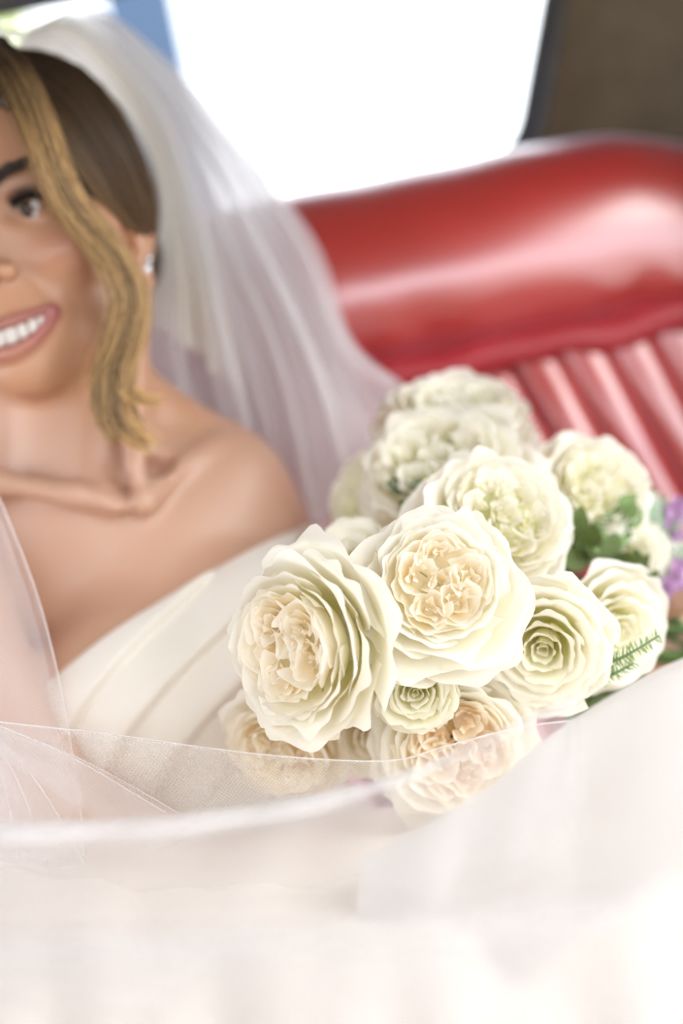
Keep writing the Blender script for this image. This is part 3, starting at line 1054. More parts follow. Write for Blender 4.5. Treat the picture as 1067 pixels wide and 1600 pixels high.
# ------------------------------------------------------------------ roses: every petal its own sheet
def petal_mesh(cx, cy, phi, ha, prof, nu, nv, r_, mat, ruffle=0.1, point=0.12, edge_curl=0.2, dip=0.28, tilt=None, dexp=2.3):
    """a petal wrapped round the axis (cx, cy): half angle ha, radial profile prof [(r, z)...] from base to rim, cm"""
    u = np.linspace(-1, 1, nu)
    v = np.linspace(0, 1, nv)
    U, V = np.meshgrid(u, v, indexing='ij')
    ph1, ph2, ph3 = r_.random(3) * 6.28
    uo = (r_.random() - 0.5) * 0.7
    rim = 1 - dip * np.abs(U) ** dexp + point * np.exp(-((U - uo) / 0.14) ** 2) + 0.035 * np.sin(7 * U + ph1) + 0.02 * np.sin(17 * U + ph2)
    ve = V * rim
    pr = catmull(prof, 60)
    tq = np.clip(ve, 0, 1.25) * 59
    i = np.clip(tq.astype(int), 0, 58)
    fr_ = (tq - i)[..., None]
    rz = pr[i] * (1 - fr_) + pr[i + 1] * fr_
    r = rz[..., 0]
    z = rz[..., 1]
    taper = 0.55 + 0.45 * np.clip(V / 0.55, 0, 1)
    ang = phi + U * ha * taper
    r = r + edge_curl * np.abs(U) ** 3 * V ** 2 + ruffle * V ** 3 * np.sin(5.5 * U + ph1) + 0.45 * ruffle * V ** 4 * np.sin(13 * U + ph3)
    z = z + ruffle * 0.7 * V ** 3 * np.sin(4.5 * U + ph2) - edge_curl * 0.5 * np.abs(U) ** 3 * V ** 2
    x = cx + r * np.cos(ang)
    y = cy + r * np.sin(ang)
    vt = np.stack([x, y, z], -1).reshape(-1, 3)
    if tilt is not None:
        vt = vt @ tilt.T
    uv = np.stack([(U + 1) / 2, V], -1).reshape(-1, 2)
    return mesh('petal', vt / 100.0, grid_faces(nu, nv), mat, uv=uv)


def rose(name, px, py, D, R, axis, label, seed, kind='garden', mats=('petal', 'petal', 'petal_in'), spin=0.0, hd=1.0, group='roses of the bridal bouquet', open_=1.0, droop=0.0, droop_at=-1.57):
    r_ = np.random.default_rng(seed)
    ax = np.array(axis, float)
    ax /= np.linalg.norm(ax)
    zx = np.cross(np.array([0, 1, 0.01]), ax)
    zx /= np.linalg.norm(zx)
    zy = np.cross(ax, zx)
    m = np.eye(4)
    m[:3, :3] = CM[:3, :3] @ np.stack([zx, zy, ax], 1)
    m[:3, 3] = P(px, py, D)
    root = empty(name, mat=Matrix(m.tolist()))
    tag(root, label, 'rose', group)
    k = R / 5.0
    q_ = lambda n_: max(6, int(n_ * hd))
    parts = []

    def add(me):
        o = bpy.data.objects.new('petal', me)
        COL.objects.link(o)
        o.parent = root
        parts.append(o)
    mo, mm_, mi = (M[x] for x in mats)
    J = lambda s: 1 + r_.normal() * s
    if kind == 'garden':
        layers = [  # count, half angle, profile, ruffle, point, curl, material
            (5, 0.86, [(0.5, -3.0), (2.6, -2.6), (4.2, -1.5), (5.1, -0.6), (5.6, -0.8)], 0.20, 0.26, 0.25, mo),
            (5, 0.86, [(0.5, -2.9), (2.6, -2.1), (3.9, -0.6), (4.7, 0.35), (5.15, 0.35)], 0.20, 0.25, 0.25, mo),
            (5, 0.84, [(0.5, -2.7), (2.6, -1.6), (3.6, 0.1), (4.2, 1.0), (4.6, 1.15)], 0.17, 0.20, 0.22, mo),
            (5, 0.82, [(0.5, -1.6), (2.6, -0.7), (3.35, 0.5), (3.75, 1.35), (4.0, 1.6)], 0.13, 0.12, 0.16, mm_),
            (6, 0.70, [(0.5, -0.9), (2.5, -0.1), (3.1, 0.7), (3.4, 1.4), (3.55, 1.75)], 0.12, 0.08, 0.10, mm_),
            (6, 0.70, [(0.02, 0.25), (2.1, 0.4), (2.75, 0.9), (3.05, 1.45), (3.15, 1.75)], 0.14, 0.06, 0.04, mi)]
        for li, (cnt, ha, prof, ruf, pt, cu, mt) in enumerate(layers):
            a0 = spin + li * 0.52 + r_.random() * 0.4
            for j in range(cnt):
                s1, s2 = J(0.06), J(0.10)
                aj = a0 + j * 2 * math.pi / cnt + r_.normal() * 0.10
                dr = 1 + droop * max(0, math.cos(aj - droop_at)) * (1.0, 0.7, 0.3, 0, 0, 0)[li]
                pf_ = [(rr * k * (s1 * dr if n_ > 1 else 1) * (open_ if li < 3 else 1), zz * k - (dr - 1) * 1.5 * k * (n_ > 1) + (0.12 * k * r_.normal() if n_ > 1 else 0)) for n_, (rr, zz) in enumerate(prof)]
                add(petal_mesh(0, 0, aj, ha * s2, pf_, q_(20), q_(13), r_, mt, ruf * k, pt * (0.6 + 0.9 * r_.random()), cu * k, dip=(0.36 if li < 3 else 0.28), dexp=(1.35 if li < 3 else 2.3)))
        # quartered heart: nested folds round several little centres
        nq = 5
        for j in range(nq):
            a = spin + 0.5 + j * 2 * math.pi / nq + r_.normal() * 0.18
            rc = 1.62 * k * J(0.08)
            cx, cy = rc * math.cos(a), rc * math.sin(a)
            for n_ in range(6):
                rr = (1.42 - 0.235 * n_) * k * J(0.05)
                top = (1.75 - 0.10 * n_ + 0.10 * r_.normal()) * k
                pf_ = [(rr * 0.55, 0.45 * k), (rr * 0.72, 0.75 * k), (rr * 0.92, 1.1 * k), (rr * 1.06, top * 0.92), (rr * 1.14, top)]
                add(petal_mesh(cx + r_.normal() * 0.08 * k, cy + r_.normal() * 0.08 * k, a + r_.normal() * 0.4 + (math.pi if (n_ in (2, 4) and r_.random() < 0.6) else 0), 1.65 - 0.08 * n_, pf_, q_(18), q_(8), r_, mi, 0.13 * k, 0.06, 0.05 * k, dip=0.18))
        for n_ in range(6):
            rr = (0.95 - 0.15 * n_) * k
            top = (1.7 - 0.08 * n_) * k
            add(petal_mesh(r_.normal() * 0.1 * k, r_.normal() * 0.1 * k, spin + n_ * 2.2, 1.5, [(rr * 0.4, 0.4 * k), (rr * 0.7, 0.7 * k), (rr * 0.95, 1.1 * k), (rr * 1.1, top)], q_(14), q_(7), r_, mi, 0.13 * k, 0.05, 0.04, dip=0.18))
    elif kind == 'spiral':
        layers = [
            (5, 0.85, [(0.5, -3.2), (2.8, -2.4), (4.3, -0.9), (5.1, 0.1), (5.5, 0.0)], 0.14, 0.20, 0.35, mo),
            (5, 0.85, [(0.5, -3.0), (2.6, -1.8), (3.8, -0.1), (4.4, 0.9), (4.9, 1.0)], 0.13, 0.14, 0.30, mo),
            (5, 0.90, [(0.5, -2.8), (2.3, -1.4), (3.2, 0.3), (3.7, 1.2), (4.2, 1.35)], 0.12, 0.10, 0.25, mm_),
            (4, 1.00, [(0.5, -2.6), (1.9, -1.1), (2.5, 0.5), (2.8, 1.4), (3.2, 1.6)], 0.10, 0.06, 0.22, mm_),
            (4, 1.05, [(0.4, -2.4), (1.4, -1.0), (1.85, 0.5), (2.0, 1.4), (2.35, 1.7)], 0.10, 0.05, 0.18, mi),
            (3, 1.25, [(0.3, -2.2), (1.0, -1.0), (1.25, 0.5), (1.3, 1.4), (1.55, 1.65)], 0.09, 0.04, 0.14, mi),
            (3, 1.5, [(0.2, -2.0), (0.55, -1.0), (0.72, 0.4), (0.75, 1.2), (0.9, 1.5)], 0.07, 0.03, 0.10, mi),
            (2, 1.9, [(0.1, -1.8), (0.25, -0.8), (0.32, 0.3), (0.32, 1.0), (0.4, 1.2)], 0.05, 0.02, 0.05, mi)]
        for li, (cnt, ha, prof, ruf, pt, cu, mt) in enumerate(layers):
            a0 = spin + li * 0.62 + r_.random() * 0.4
            for j in range(cnt):
                s1, s2 = J(0.06), J(0.08)
                pf_ = [(rr * k * (s1 if n_ > 0 else 1) * (open_ if li < 3 else 1), zz * k + (0.12 * k * r_.normal() if n_ > 1 else 0)) for n_, (rr, zz) in enumerate(prof)]
                add(petal_mesh(0, 0, a0 + j * 2 * math.pi / cnt + r_.normal() * 0.10, ha * s2, pf_, q_(20), q_(13), r_, mt, ruf * k, pt * (0.5 + r_.random()), cu * k))
    # calyx and stem
    cu_, cv_ = np.meshgrid(np.linspace(0, 1, 6), np.linspace(0, 2 * math.pi, 11), indexing='ij')
    rad = 0.75 * k * np.sin(cu_ * math.pi) ** 0.6 + 0.15
    vv = np.stack([rad * np.cos(cv_), rad * np.sin(cv_), -2.4 * k - 1.2 * k * cu_], -1).reshape(-1, 3)
    o = bpy.data.objects.new('calyx', mesh('calyx', vv / 100, grid_faces(6, 11), M['stem']))
    COL.objects.link(o)
    o.parent = root
    base_w = m[:3, :3] @ (np.array([0, 0, -3.4 * k]) / 100) + m[:3, 3]
    ctrl = m[:3, :3] @ (np.array([0, 0, -7.0 * k]) / 100) + m[:3, 3]
    end = STEMS + np.array([0, 0, 0]) + CM[:3, :3] @ (r_.normal(size=3) * np.array([0.004, 0.008, 0.006]))
    pts = np.array([(1 - t) ** 2 * base_w + 2 * t * (1 - t) * ctrl + t * t * end for t in np.linspace(0, 1, 14)])
    inv = np.linalg.inv(m)
    pl = pts @ inv[:3, :3].T + inv[:3, 3]
    v_, f_ = tubes(pl[None], np.full((1, 14), 0.0022), 6)
    o = bpy.data.objects.new('stem', mesh('stem', v_, f_, M['stem']))
    COL.objects.link(o)
    o.parent = root
    return root


STEMS = P(1085, 1005, 1.0)
PY = ('petal', 'petal_yellow', 'petal_yellow')
PW = ('petal', 'petal', 'petal_yellow')
PP = ('petal', 'petal_in', 'petal_peach')
rose('garden_rose', 476, 1010, 0.785, 4.95, (-0.66, -0.06, 0.75), 'large cream rose with peach heart touching the ivory bodice', 11, hd=1.35, spin=0.3, droop=0.07, droop_at=1.3)
rose('garden_rose', 686, 915, 0.785, 4.15, (0.04, 0.22, 0.97), 'large open cream rose with ruffled quartered heart in the middle of the bouquet', 23, hd=1.35, spin=1.1, droop=0.38, droop_at=-1.75)
rose('garden_rose', 850, 1008, 0.825, 3.95, (-0.22, -0.28, 0.93), 'white rose with dark spiral heart between the ruffled rose and the fern sprig', 31, kind='spiral', mats=PW, hd=1.2, spin=0.5)
rose('garden_rose', 956, 985, 0.885, 3.85, (0.42, -0.15, 0.88), 'pale white rose crossed by the fine fern sprig', 41, kind='spiral', mats=PW, spin=0.2)
rose('garden_rose', 712, 655, 1.0, 5.2, (0.02, 0.86, 0.5), 'white rose at the top of the bouquet against the red seat', 53, mats=('petal', 'petal', 'petal'), spin=0.8)
rose('garden_rose', 688, 735, 0.945, 5.6, (-0.30, 0.62, 0.72), 'wide white rose just below the topmost rose', 61, mats=('petal', 'petal', 'petal'), spin=0.1)
rose('garden_rose', 778, 815, 0.875, 4.7, (0.22, 0.45, 0.86), 'white rose tucked behind the ruffled middle rose', 71, mats=('petal', 'petal', 'petal'), spin=0.4)
rose('garden_rose', 924, 768, 0.955, 4.0, (0.25, 0.30, 0.92), 'white rose beside the mint foliage with green leaves below it', 83, mats=('petal', 'petal', 'petal'), spin=0.9)
rose('spray_rose', 985, 862, 0.955, 2.3, (0.1, 0.15, 0.98), 'small white spray rose among the mint foliage', 91, kind='spiral', mats=('petal', 'petal', 'petal_yellow'), hd=0.8)
rose('spray_rose', 1040, 880, 0.985, 1.9, (0.5, 0.2, 0.8), 'tiny white spray rose beside the lilac blossom', 97, kind='spiral', mats=('petal', 'petal', 'petal_yellow'), hd=0.7)
rose('spray_rose', 650, 1078, 0.80, 2.5, (-0.12, -0.20, 0.96), 'small lemon rose below the ruffled middle rose', 101, kind='spiral', mats=('petal_yellow', 'petal_yellow', 'petal_yellow'), hd=0.9)
rose('garden_rose', 712, 1165, 0.835, 4.6, (0.0, -0.12, 0.99), 'peach hearted rose half covered by the tulle', 113, mats=PP, hd=1.1, spin=0.7)
rose('garden_rose', 445, 1165, 0.865, 3.6, (-0.25, -0.45, 0.85), 'cream rose below the bodice side rose seen through tulle', 127, mats=('petal_in', 'petal_in', 'petal_in'))
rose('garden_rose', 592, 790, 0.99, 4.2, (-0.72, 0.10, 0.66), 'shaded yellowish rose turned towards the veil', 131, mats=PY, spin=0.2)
rose('spray_rose', 590, 1140, 0.865, 3.1, (-0.1, -0.35, 0.93), 'cream bud rose between the two peach hearted roses', 139, kind='spiral', mats=('petal_yellow', 'petal_in', 'petal_in'))
rose('spray_rose', 552, 868, 0.875, 2.4, (-0.2, 0.55, 0.8), 'small white rose between the bodice side rose and ruffled rose', 149, kind='spiral', mats=('petal', 'petal', 'petal'))


# ------------------------------------------------------------------ greenery
def leaf_mesh(L, W, curl, mat, name='leaf'):
    u = np.linspace(-1, 1, 5)
    v = np.linspace(0, 1, 8)
    U, V = np.meshgrid(u, v, indexing='ij')
    wd = W * np.sin(np.pi * np.clip(V, 0.02, 0.99) ** 0.8) ** 0.8
    x = U * wd
    y = V * L
    z = curl * L * V ** 2 + 0.25 * np.abs(U) * wd
    return mesh(name, np.stack([x, y, z], -1).reshape(-1, 3), grid_faces(5, 8), mat, uv=np.stack([(U + 1) / 2, V], -1).reshape(-1, 2))


def frame(d, nrm):
    d = np.array(d, float); d /= np.linalg.norm(d)
    x = np.cross(d, nrm); x /= np.linalg.norm(x)
    z = np.cross(x, d)
    return np.stack([x, d, z], 1)


def sprig(name, pts, leaves, label, cat, mat, L, W, seed, group=None, leafname='leaf', spread=0.9, curl=0.15):
    """a stem through pixel+depth points with small leaves set along it"""
    r_ = np.random.default_rng(seed)
    w_ = np.array([P(*p) for p in pts])
    line = catmull(w_, 40)
    root = empty(name, tuple(line[0]))
    tag(root, label, cat, group)
    v_, f_ = tubes(line[None], np.linspace(0.0013, 0.0006, 40)[None], 5)
    obj('stem', mesh('stem', v_, f_, M['stem']), root)
    proto = leaf_mesh(L, W, curl, M[mat], leafname)
    toward = -fwd
    for i in range(leaves):
        t = 0.15 + 0.85 * i / max(1, leaves - 1)
        p = line[min(39, int(t * 39))]
        tg = line[min(39, int(t * 39) + 1)] - line[max(0, int(t * 39) - 1)]
        tg = tg / np.linalg.norm(tg)
        side = np.cross(tg, toward)
        side /= np.linalg.norm(side)
        sgn = 1 if i % 2 else -1
        d = tg * (1 - spread * 0.55) + sgn * side * spread + r_.normal(size=3) * 0.3
        R_ = frame(d, toward + r_.normal(size=3) * 0.4)
        o = bpy.data.objects.new(leafname, proto)
        COL.objects.link(o)
        m = np.eye(4)
        m[:3, :3] = R_ * (0.7 + 0.5 * r_.random()) * (1.0 - 0.35 * t)
        m[:3, 3] = p - line[0]
        o.parent = root
        o.matrix_basis = Matrix(m.tolist())
    return root


SG = 'rose leaves in the bouquet'
sprig('rose_leaf_sprig', [(1010, 935, 0.955), (985, 915, 0.93), (950, 900, 0.925)], 9, 'dark green leaves below the small spray rose', 'leaves', 'leaf', 0.020, 0.007, 14, SG)
sprig('rose_leaf_sprig', [(960, 880, 0.95), (942, 862, 0.935), (930, 840, 0.93)], 8, 'narrow green leaves between the two white roses and the spray rose', 'leaves', 'fern', 0.018, 0.006, 15, SG)
sprig('rose_leaf_sprig', [(700, 800, 0.93), (665, 785, 0.92), (640, 765, 0.93)], 5, 'dark green leaf sprig above the ruffled middle rose', 'leaves', 'leaf', 0.022, 0.009, 1, SG)
sprig('rose_leaf_sprig', [(705, 1075, 0.85), (728, 1090, 0.835), (745, 1092, 0.83)], 4, 'dark green leaves under the ruffled middle rose', 'leaves', 'leaf', 0.015, 0.006, 2, SG)
sprig('rose_leaf_sprig', [(620, 1010, 0.88), (606, 1050, 0.87), (590, 1080, 0.87)], 6, 'dark green leaves in the gap beside the lemon rose', 'leaves', 'leaf', 0.028, 0.011, 3, SG)
sprig('rose_leaf_sprig', [(930, 870, 0.94), (900, 850, 0.925), (872, 815, 0.92)], 7, 'green leaves below the rose beside the mint foliage', 'leaves', 'leaf', 0.026, 0.009, 4, SG)
sprig('rose_leaf_sprig', [(1000, 930, 0.96), (975, 905, 0.94), (935, 868, 0.93)], 9, 'green leaves behind the rose crossed by fern', 'leaves', 'leaf', 0.026, 0.009, 5, SG)
sprig('rose_leaf_sprig', [(1020, 1060, 0.93), (960, 1085, 0.92), (900, 1100, 0.91)], 10, 'dark leaves under the rose crossed by fern', 'leaves', 'leaf', 0.034, 0.014, 6, SG)
sprig('rose_leaf_sprig', [(985, 840, 0.95), (978, 815, 0.945), (968, 795, 0.94)], 6, 'fresh green leaves above the small spray rose', 'leaves', 'fern', 0.022, 0.008, 8, SG)
sprig('fern_sprig', [(915, 1046, 0.835), (970, 1028, 0.825), (1030, 993, 0.83)], 70, 'feathery fern sprig lying across the pale white rose', 'fern', 'fern', 0.0075, 0.0006, 10, 'fern sprigs', 'frond', 1.1)
sprig('fern_sprig', [(905, 1068, 0.835), (950, 1057, 0.83), (990, 1036, 0.83)], 50, 'shorter feathery fern sprig below the long one', 'fern', 'fern', 0.0065, 0.0006, 12, 'fern sprigs', 'frond', 1.1)
for i, (a, b, c) in enumerate([((1010, 900, 0.99), (1015, 840, 0.98), (1000, 775, 0.975)), ((1030, 910, 1.0), (1040, 850, 0.99), (1035, 790, 0.985)), ((1000, 905, 0.98), (1030, 900, 0.985), (1060, 860, 0.99)), ((960, 860, 0.98), (975, 815, 0.98), (990, 790, 0.975))]):
    sprig('mint_foliage', [a, b, c], 16, ['tall mint green foliage sprig behind the small spray rose', 'mint green foliage sprig standing towards the pleated seat', 'mint green foliage sprig spreading to the lilac blossom', 'mint green foliage sprig beside the white rose'][i], 'foliage', 'mint', 0.021, 0.008, 20 + i, 'mint foliage sprigs')
for i, (a, b, c) in enumerate([((1005, 955, 0.98), (1025, 935, 0.97), (1042, 915, 0.965)), ((1030, 945, 0.98), (1050, 915, 0.975), (1066, 880, 0.975)), ((1042, 850, 0.99), (1052, 815, 0.985), (1060, 782, 0.985))]):
    sprig('lilac_blossom', [a, b, c], 18, ['pink lilac blossom sprig beside the holding hand', 'lilac blossom sprig next to the tiny spray rose', 'lilac blossom sprig reaching up the pleated seat'][i], 'blossom', 'lilac', 0.012, 0.005, 30 + i, 'lilac blossoms', 'petal')

# ------------------------------------------------------------------ skirt and veil
def sheet(name, lines, nu, nv, mat, parent, fold=None, side=None):
    """cloth through rows of pixel+depth points; lines run along v, the cloth spans u between them"""
    L_ = np.array([catmull(l, nv) for l in lines])               # (k, nv, 3) pixels+depth
    k = len(lines)
    rows = np.array([catmull(L_[:, j], nu) for j in range(nv)]).transpose(1, 0, 2)
    U, V = np.meshgrid(np.linspace(0, 1, nu), np.linspace(0, 1, nv), indexing='ij')
    px, py, D = rows[..., 0], rows[..., 1], rows[..., 2]
    if fold is not None:
        D = D + fold(U, V)
    if side is not None:
        px = px + side(U, V)
    W = P(px, py, D)
    du = np.linalg.norm(np.diff(W, axis=0), axis=-1).mean(1)
    dv = np.linalg.norm(np.diff(W, axis=1), axis=-1).mean(0)
    uu = np.r_[0, np.cumsum(du)]
    vv = np.r_[0, np.cumsum(dv)]
    UV = np.stack(np.meshgrid(uu, vv, indexing='ij'), -1)
    o = obj(name, mesh(name, W.reshape(-1, 3), grid_faces(nu, nv), mat, uv=UV.reshape(-1, 2)), parent)
    return o, W


def hem(line, parent, r=0.00045):
    v_, f_ = tubes(np.asarray(line)[None], np.full((1, len(line)), r), 6)
    n_ = len(line)
    return obj('rolled_hem', mesh('rolled_hem', v_, f_, M['hem'], uv=np.zeros((len(v_), 2))), parent)


# ivory skirt over the lap, from the waist towards the viewer
sk_lines = []
for x in (-420, -60, 300, 700, 1120, 1500):
    b = 18 * math.sin(x * 0.006)
    sk_lines.append([(x * 0.75 + 120, 1275 + b, 0.93), (x, 1330 + b, 0.80), (x, 1400 + b, 0.66), (x, 1490, 0.52), (x, 1640, 0.40), (x, 1990, 0.33)])
skirt, _ = sheet('gown_skirt', sk_lines, 90, 70, M['skirt'], person, fold=lambda U, V: 0.010 * np.sin(U * 47 + 3 * np.sin(V * 4)) * np.sin(V * math.pi) ** 0.5 + 0.006 * np.sin(U * 90 + 1))
skirt['label'] = 'full ivory skirt spread over the lap'

veil = empty('bridal_veil', tuple(P(60, 60, 1.12)))
tag(veil, 'sheer white tulle veil falling from the hair and spread across the lap', 'veil')
# back fall, three gathered layers
for kx in range(3):
    o_ = kx * 0.022
    s_ = kx * 7.0
    lines = [
        [(30, 72 + s_, 1.07 + o_), (80, 92 + s_, 1.11 + o_), (175, 160, 1.15 + o_), (225, 330, 1.145 + o_), (215, 520, 1.14 + o_), (215, 720, 1.14 + o_)],
        [(38, 58 + s_, 1.07 + o_), (110, 48 + s_, 1.12 + o_), (225, 165, 1.15 + o_), (290, 360, 1.14 + o_), (320, 560, 1.14 + o_), (370, 800, 1.13 + o_)],
        [(44, 48 + s_, 1.07 + o_), (130, 30 + s_, 1.13 + o_), (262, 160, 1.15 + o_), (350, 370, 1.14 + o_), (430, 580, 1.13 + o_), (480, 830, 1.12 + o_)],
        [(48, 42 + s_, 1.07 + o_), (150, 22 + s_, 1.14 + o_), (290, 170 - s_, 1.15 + o_), (400 + s_, 350, 1.14 + o_), (500 + s_, 560, 1.12 + o_), (560, 760, 1.11 + o_)],
        [(50, 38 + s_, 1.07 + o_), (165, 18 + s_, 1.15 + o_), (330 + s_, 180 - s_, 1.15 + o_), (488 - 14 * kx, 370, 1.14 + o_), (548 - 6 * kx, 530, 1.12 + o_), (640, 610, 1.115 + o_)],
    ]
    ph = kx * 1.7
    sheet('tulle_fall', lines, 220, 60, M['tulle'] if kx == 2 else M['tulle_back'], veil, side=lambda U, V, ph=ph: (3 + 17 * V) * np.sin(U * (34 + 6 * ph) + ph * 2 + 2.5 * np.sin(V * 2.2 + ph) + 1.5) * np.sin(np.pi * np.clip(U, 0, 1)) ** 0.4 + 5 * V * np.sin(U * 83 + ph), fold=lambda U, V, ph=ph: (0.006 + 0.012 * V) * np.sin(U * (30 + 5 * ph) + ph + 2.2 * np.sin(V * 3 + ph)) + 0.004 * np.sin(U * 71 + ph * 2 + 3 * V))
# doubled, gathered tulle close behind the hair
for kx in range(2):
    o_ = 0.012 + 0.02 * kx
    lines = [
        [(24, 76, 1.07 + o_), (70, 92, 1.10 + o_), (165, 165, 1.13 + o_), (222, 310, 1.125 + o_), (218, 400, 1.125 + o_), (214, 490, 1.125 + o_)],
        [(32, 60, 1.07 + o_), (100, 52, 1.11 + o_), (210, 160, 1.14 + o_), (262, 320, 1.135 + o_), (278, 420, 1.13 + o_), (282, 530, 1.13 + o_)],
        [(38, 46, 1.07 + o_), (122, 34, 1.12 + o_), (248, 165, 1.14 + o_), (305 - 12 * kx, 330, 1.135 + o_), (340, 450, 1.13 + o_), (385, 620, 1.125 + o_)]]
    sheet('tulle_gather', lines, 140, 50, M['tulle_gather'] if kx == 0 else M['tulle'], veil, side=lambda U, V, ph=kx: (2 + 9 * V) * np.sin(U * 26 + ph * 2 + 3 * V), fold=lambda U, V, ph=kx * 2.0: 0.006 * np.sin(U * 27 + ph + 2 * V) + 0.003 * np.sin(U * 63 + ph))
# the other half of the back fall, behind her right shoulder
for kx in range(2):
    o_ = 0.02 * kx
    lines = [
        [(40, 60, 1.075 + o_), (-15, 75, 1.10 + o_), (-70, 190, 1.14 + o_), (-80, 400, 1.14 + o_), (-60, 640, 1.14 + o_), (-40, 820, 1.14 + o_)],
        [(36, 50, 1.075 + o_), (-40, 60, 1.11 + o_), (-130, 200, 1.14 + o_), (-170, 400, 1.14 + o_), (-190, 620, 1.14 + o_), (-200, 830, 1.13 + o_)],
        [(32, 44, 1.075 + o_), (-60, 50, 1.12 + o_), (-190, 210, 1.14 + o_), (-270, 400, 1.14 + o_), (-330, 620, 1.13 + o_), (-350, 830, 1.12 + o_)]]
    sheet('tulle_fall', lines, 120, 50, M['tulle_back'], veil, side=lambda U, V, ph=kx: (2 + 12 * V) * np.sin(U * 24 + ph * 2 + 3 * V), fold=lambda U, V, ph=kx: 0.012 * V * np.sin(U * 27 + ph))
# side fall over her right arm with its edge
l1 = [(-330, 700, 0.88), (-330, 960, 0.86), (-330, 1140, 0.83), (-330, 1420, 0.78)]
l2 = [(-140, 705, 0.88), (-120, 960, 0.86), (-100, 1140, 0.83), (-90, 1420, 0.78)]
l3 = [(-45, 690, 0.89), (18, 880, 0.86), (45, 1130, 0.825), (60, 1420, 0.78)]
l4 = [(-40, 690, 0.89), (58, 930, 0.86), (112, 1170, 0.825), (142, 1420, 0.78)]
so, W = sheet('tulle_side', [l1, l2, l3, l4], 80, 60, M['tulle'], veil, fold=lambda U, V: 0.006 * np.sin(U * 19 + 3 * V) * (1 - U))
hem(W[-1], veil)
so, W = sheet('tulle_side', [[(x - 12, y + 6, d + 0.012) for x, y, d in l] for l in (l1, l2, l3, l4)], 80, 60, M['tulle'], veil, fold=lambda U, V: 0.007 * np.sin(U * 23 + 2 * V + 1) * (1 - U))
# swag across the lap with its upper edge
T1 = [(-330, 1090, 0.82), (0, 1128, 0.795), (160, 1146, 0.78), (400, 1178, 0.77), (600, 1189, 0.765), (700, 1165, 0.76), (820, 1135, 0.755), (960, 1120, 0.75)]
T2 = [(-330, 1210, 0.79), (0, 1235, 0.77), (160, 1245, 0.76), (400, 1255, 0.75), (600, 1230, 0.745), (700, 1215, 0.74), (830, 1190, 0.74), (980, 1170, 0.74)]
T3 = [(-330, 1330, 0.76), (0, 1340, 0.74), (160, 1345, 0.735), (400, 1340, 0.73), (600, 1310, 0.72), (720, 1300, 0.715), (850, 1270, 0.71), (1000, 1240, 0.71)]
T4 = [(-330, 1440, 0.72), (0, 1450, 0.70), (160, 1450, 0.69), (400, 1440, 0.68), (600, 1420, 0.67), (730, 1400, 0.66), (870, 1380, 0.66), (1010, 1340, 0.66)]
so, W = sheet('tulle_swag', [T1, T2, T3, T4], 70, 150, M['tulle'], veil, fold=lambda U, V: 0.006 * U * np.sin(V * 31 + 4 * U))
hem(W[0], veil)
# folds that run from the gathered corner at her arm
for j, (ex, ey) in enumerate(((40, 1420), (90, 1400), (160, 1400), (260, 1270), (330, 1300))):
    A_ = [(-30, 1122, 0.80), (0.45 * ex - 8, 1128 + 0.38 * (ey - 1128), 0.785), (ex, ey, 0.755)]
    B_ = [(-60, 1160, 0.80), (0.45 * ex - 60, 1160 + 0.42 * (ey - 1128), 0.785), (ex - 90, ey + 30, 0.755)]
    so, W = sheet('tulle_fold', [A_, B_], 14, 40, M['tulle'], veil, fold=lambda U, V: 0.006 * np.sin(U * 6 + 1))
    hem(W[0], veil, 0.0003)
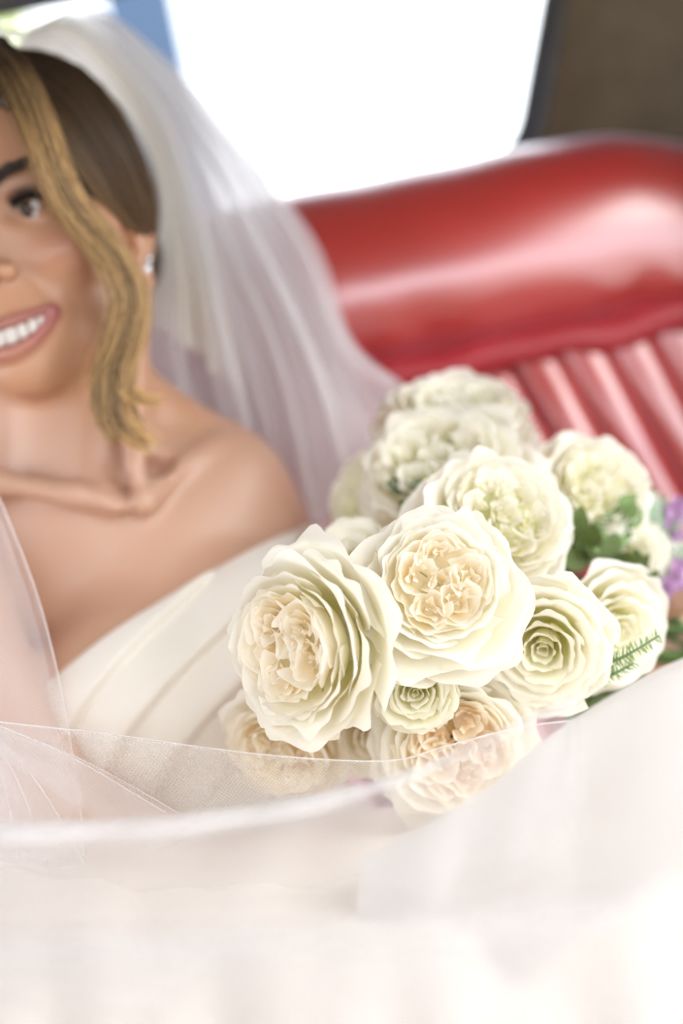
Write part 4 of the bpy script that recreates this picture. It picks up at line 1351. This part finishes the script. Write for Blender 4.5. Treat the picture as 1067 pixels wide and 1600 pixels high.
# soft rolled fold in front, nearer to the viewer
F1 = [(-400, 1290, 0.66), (0, 1284, 0.64), (200, 1278, 0.635), (400, 1258, 0.63), (560, 1225, 0.625), (680, 1185, 0.62), (800, 1130, 0.62), (900, 1080, 0.62)]
sh = lambda L_, dy, dd: [(x, y + dy, d + dd) for x, y, d in L_]
so, W = sheet('tulle_roll', [sh(F1, 22, 0.018), F1, sh(F1, 6, -0.012), sh(F1, 34, -0.02), sh(F1, 110, -0.05), sh(F1, 220, -0.10)], 60, 120, M['tulle'], veil, fold=lambda U, V: 0.004 * np.sin(V * 40 + 9 * U))
crest = F1[:6] + [(740, 1158, 0.62)]
for kx in range(2):
    tp_ = [1, 1, 1, 0.9, 0.6, 0.25, 0.02]
    off_ = lambda a_, d_: [(x, y + a_ * t_ + (1 - t_) * 8, d + d_ * t_) for (x, y, d), t_ in zip(crest, tp_)]
    sheet('tulle_roll', [off_(-1 + 3 * kx, 0.002), off_(5 + 3 * kx, -0.010), off_(15 + 3 * kx, -0.014), off_(30 + 5 * kx, -0.014)], 12, 90, M['tulle_back'] if kx else M['tulle'], veil)
# bunched tulle swelling up on the far side of the lap
B1 = [(560, 1345, 0.66), (660, 1290, 0.68), (760, 1232, 0.70), (860, 1150, 0.71), (950, 1090, 0.71), (1060, 1032, 0.71), (1250, 960, 0.71), (1500, 880, 0.71)]
for kx in range(3):
    a_ = 0.012 * kx
    b_ = [0, 14, 34][kx]
    sheet('tulle_mound', [sh(B1, 60 + b_, 0.02 - a_), sh(B1, b_, 0.0 - a_), sh(B1, 30 + b_, -0.03 - a_), sh(B1, 110 + b_, -0.08 - a_), sh(B1, 230 + b_, -0.15 - a_), sh(B1, 330 + b_, -0.22 - a_)], 70, 110, M['tulle_dense'], veil, fold=lambda U, V: 0.006 * np.sin(V * 21 + 3 * U + kx) * U)
# nearest layers, far out of focus
N1 = [(-500, 1440, 0.50), (0, 1455, 0.48), (300, 1450, 0.47), (560, 1430, 0.46), (800, 1410, 0.455), (1060, 1395, 0.45), (1500, 1380, 0.45)]
for kx in range(2):
    b_ = 20 * kx
    sheet('tulle_front', [sh(N1, 40 + b_, 0.03), sh(N1, b_, 0.0), sh(N1, 40 + b_, -0.03), sh(N1, 140 + b_, -0.07), sh(N1, 330 + b_, -0.13), sh(N1, 620 + b_, -0.18)], 60, 90, M['tulle'], veil, fold=lambda U, V: 0.006 * np.sin(V * 17 + 3 * U + kx))
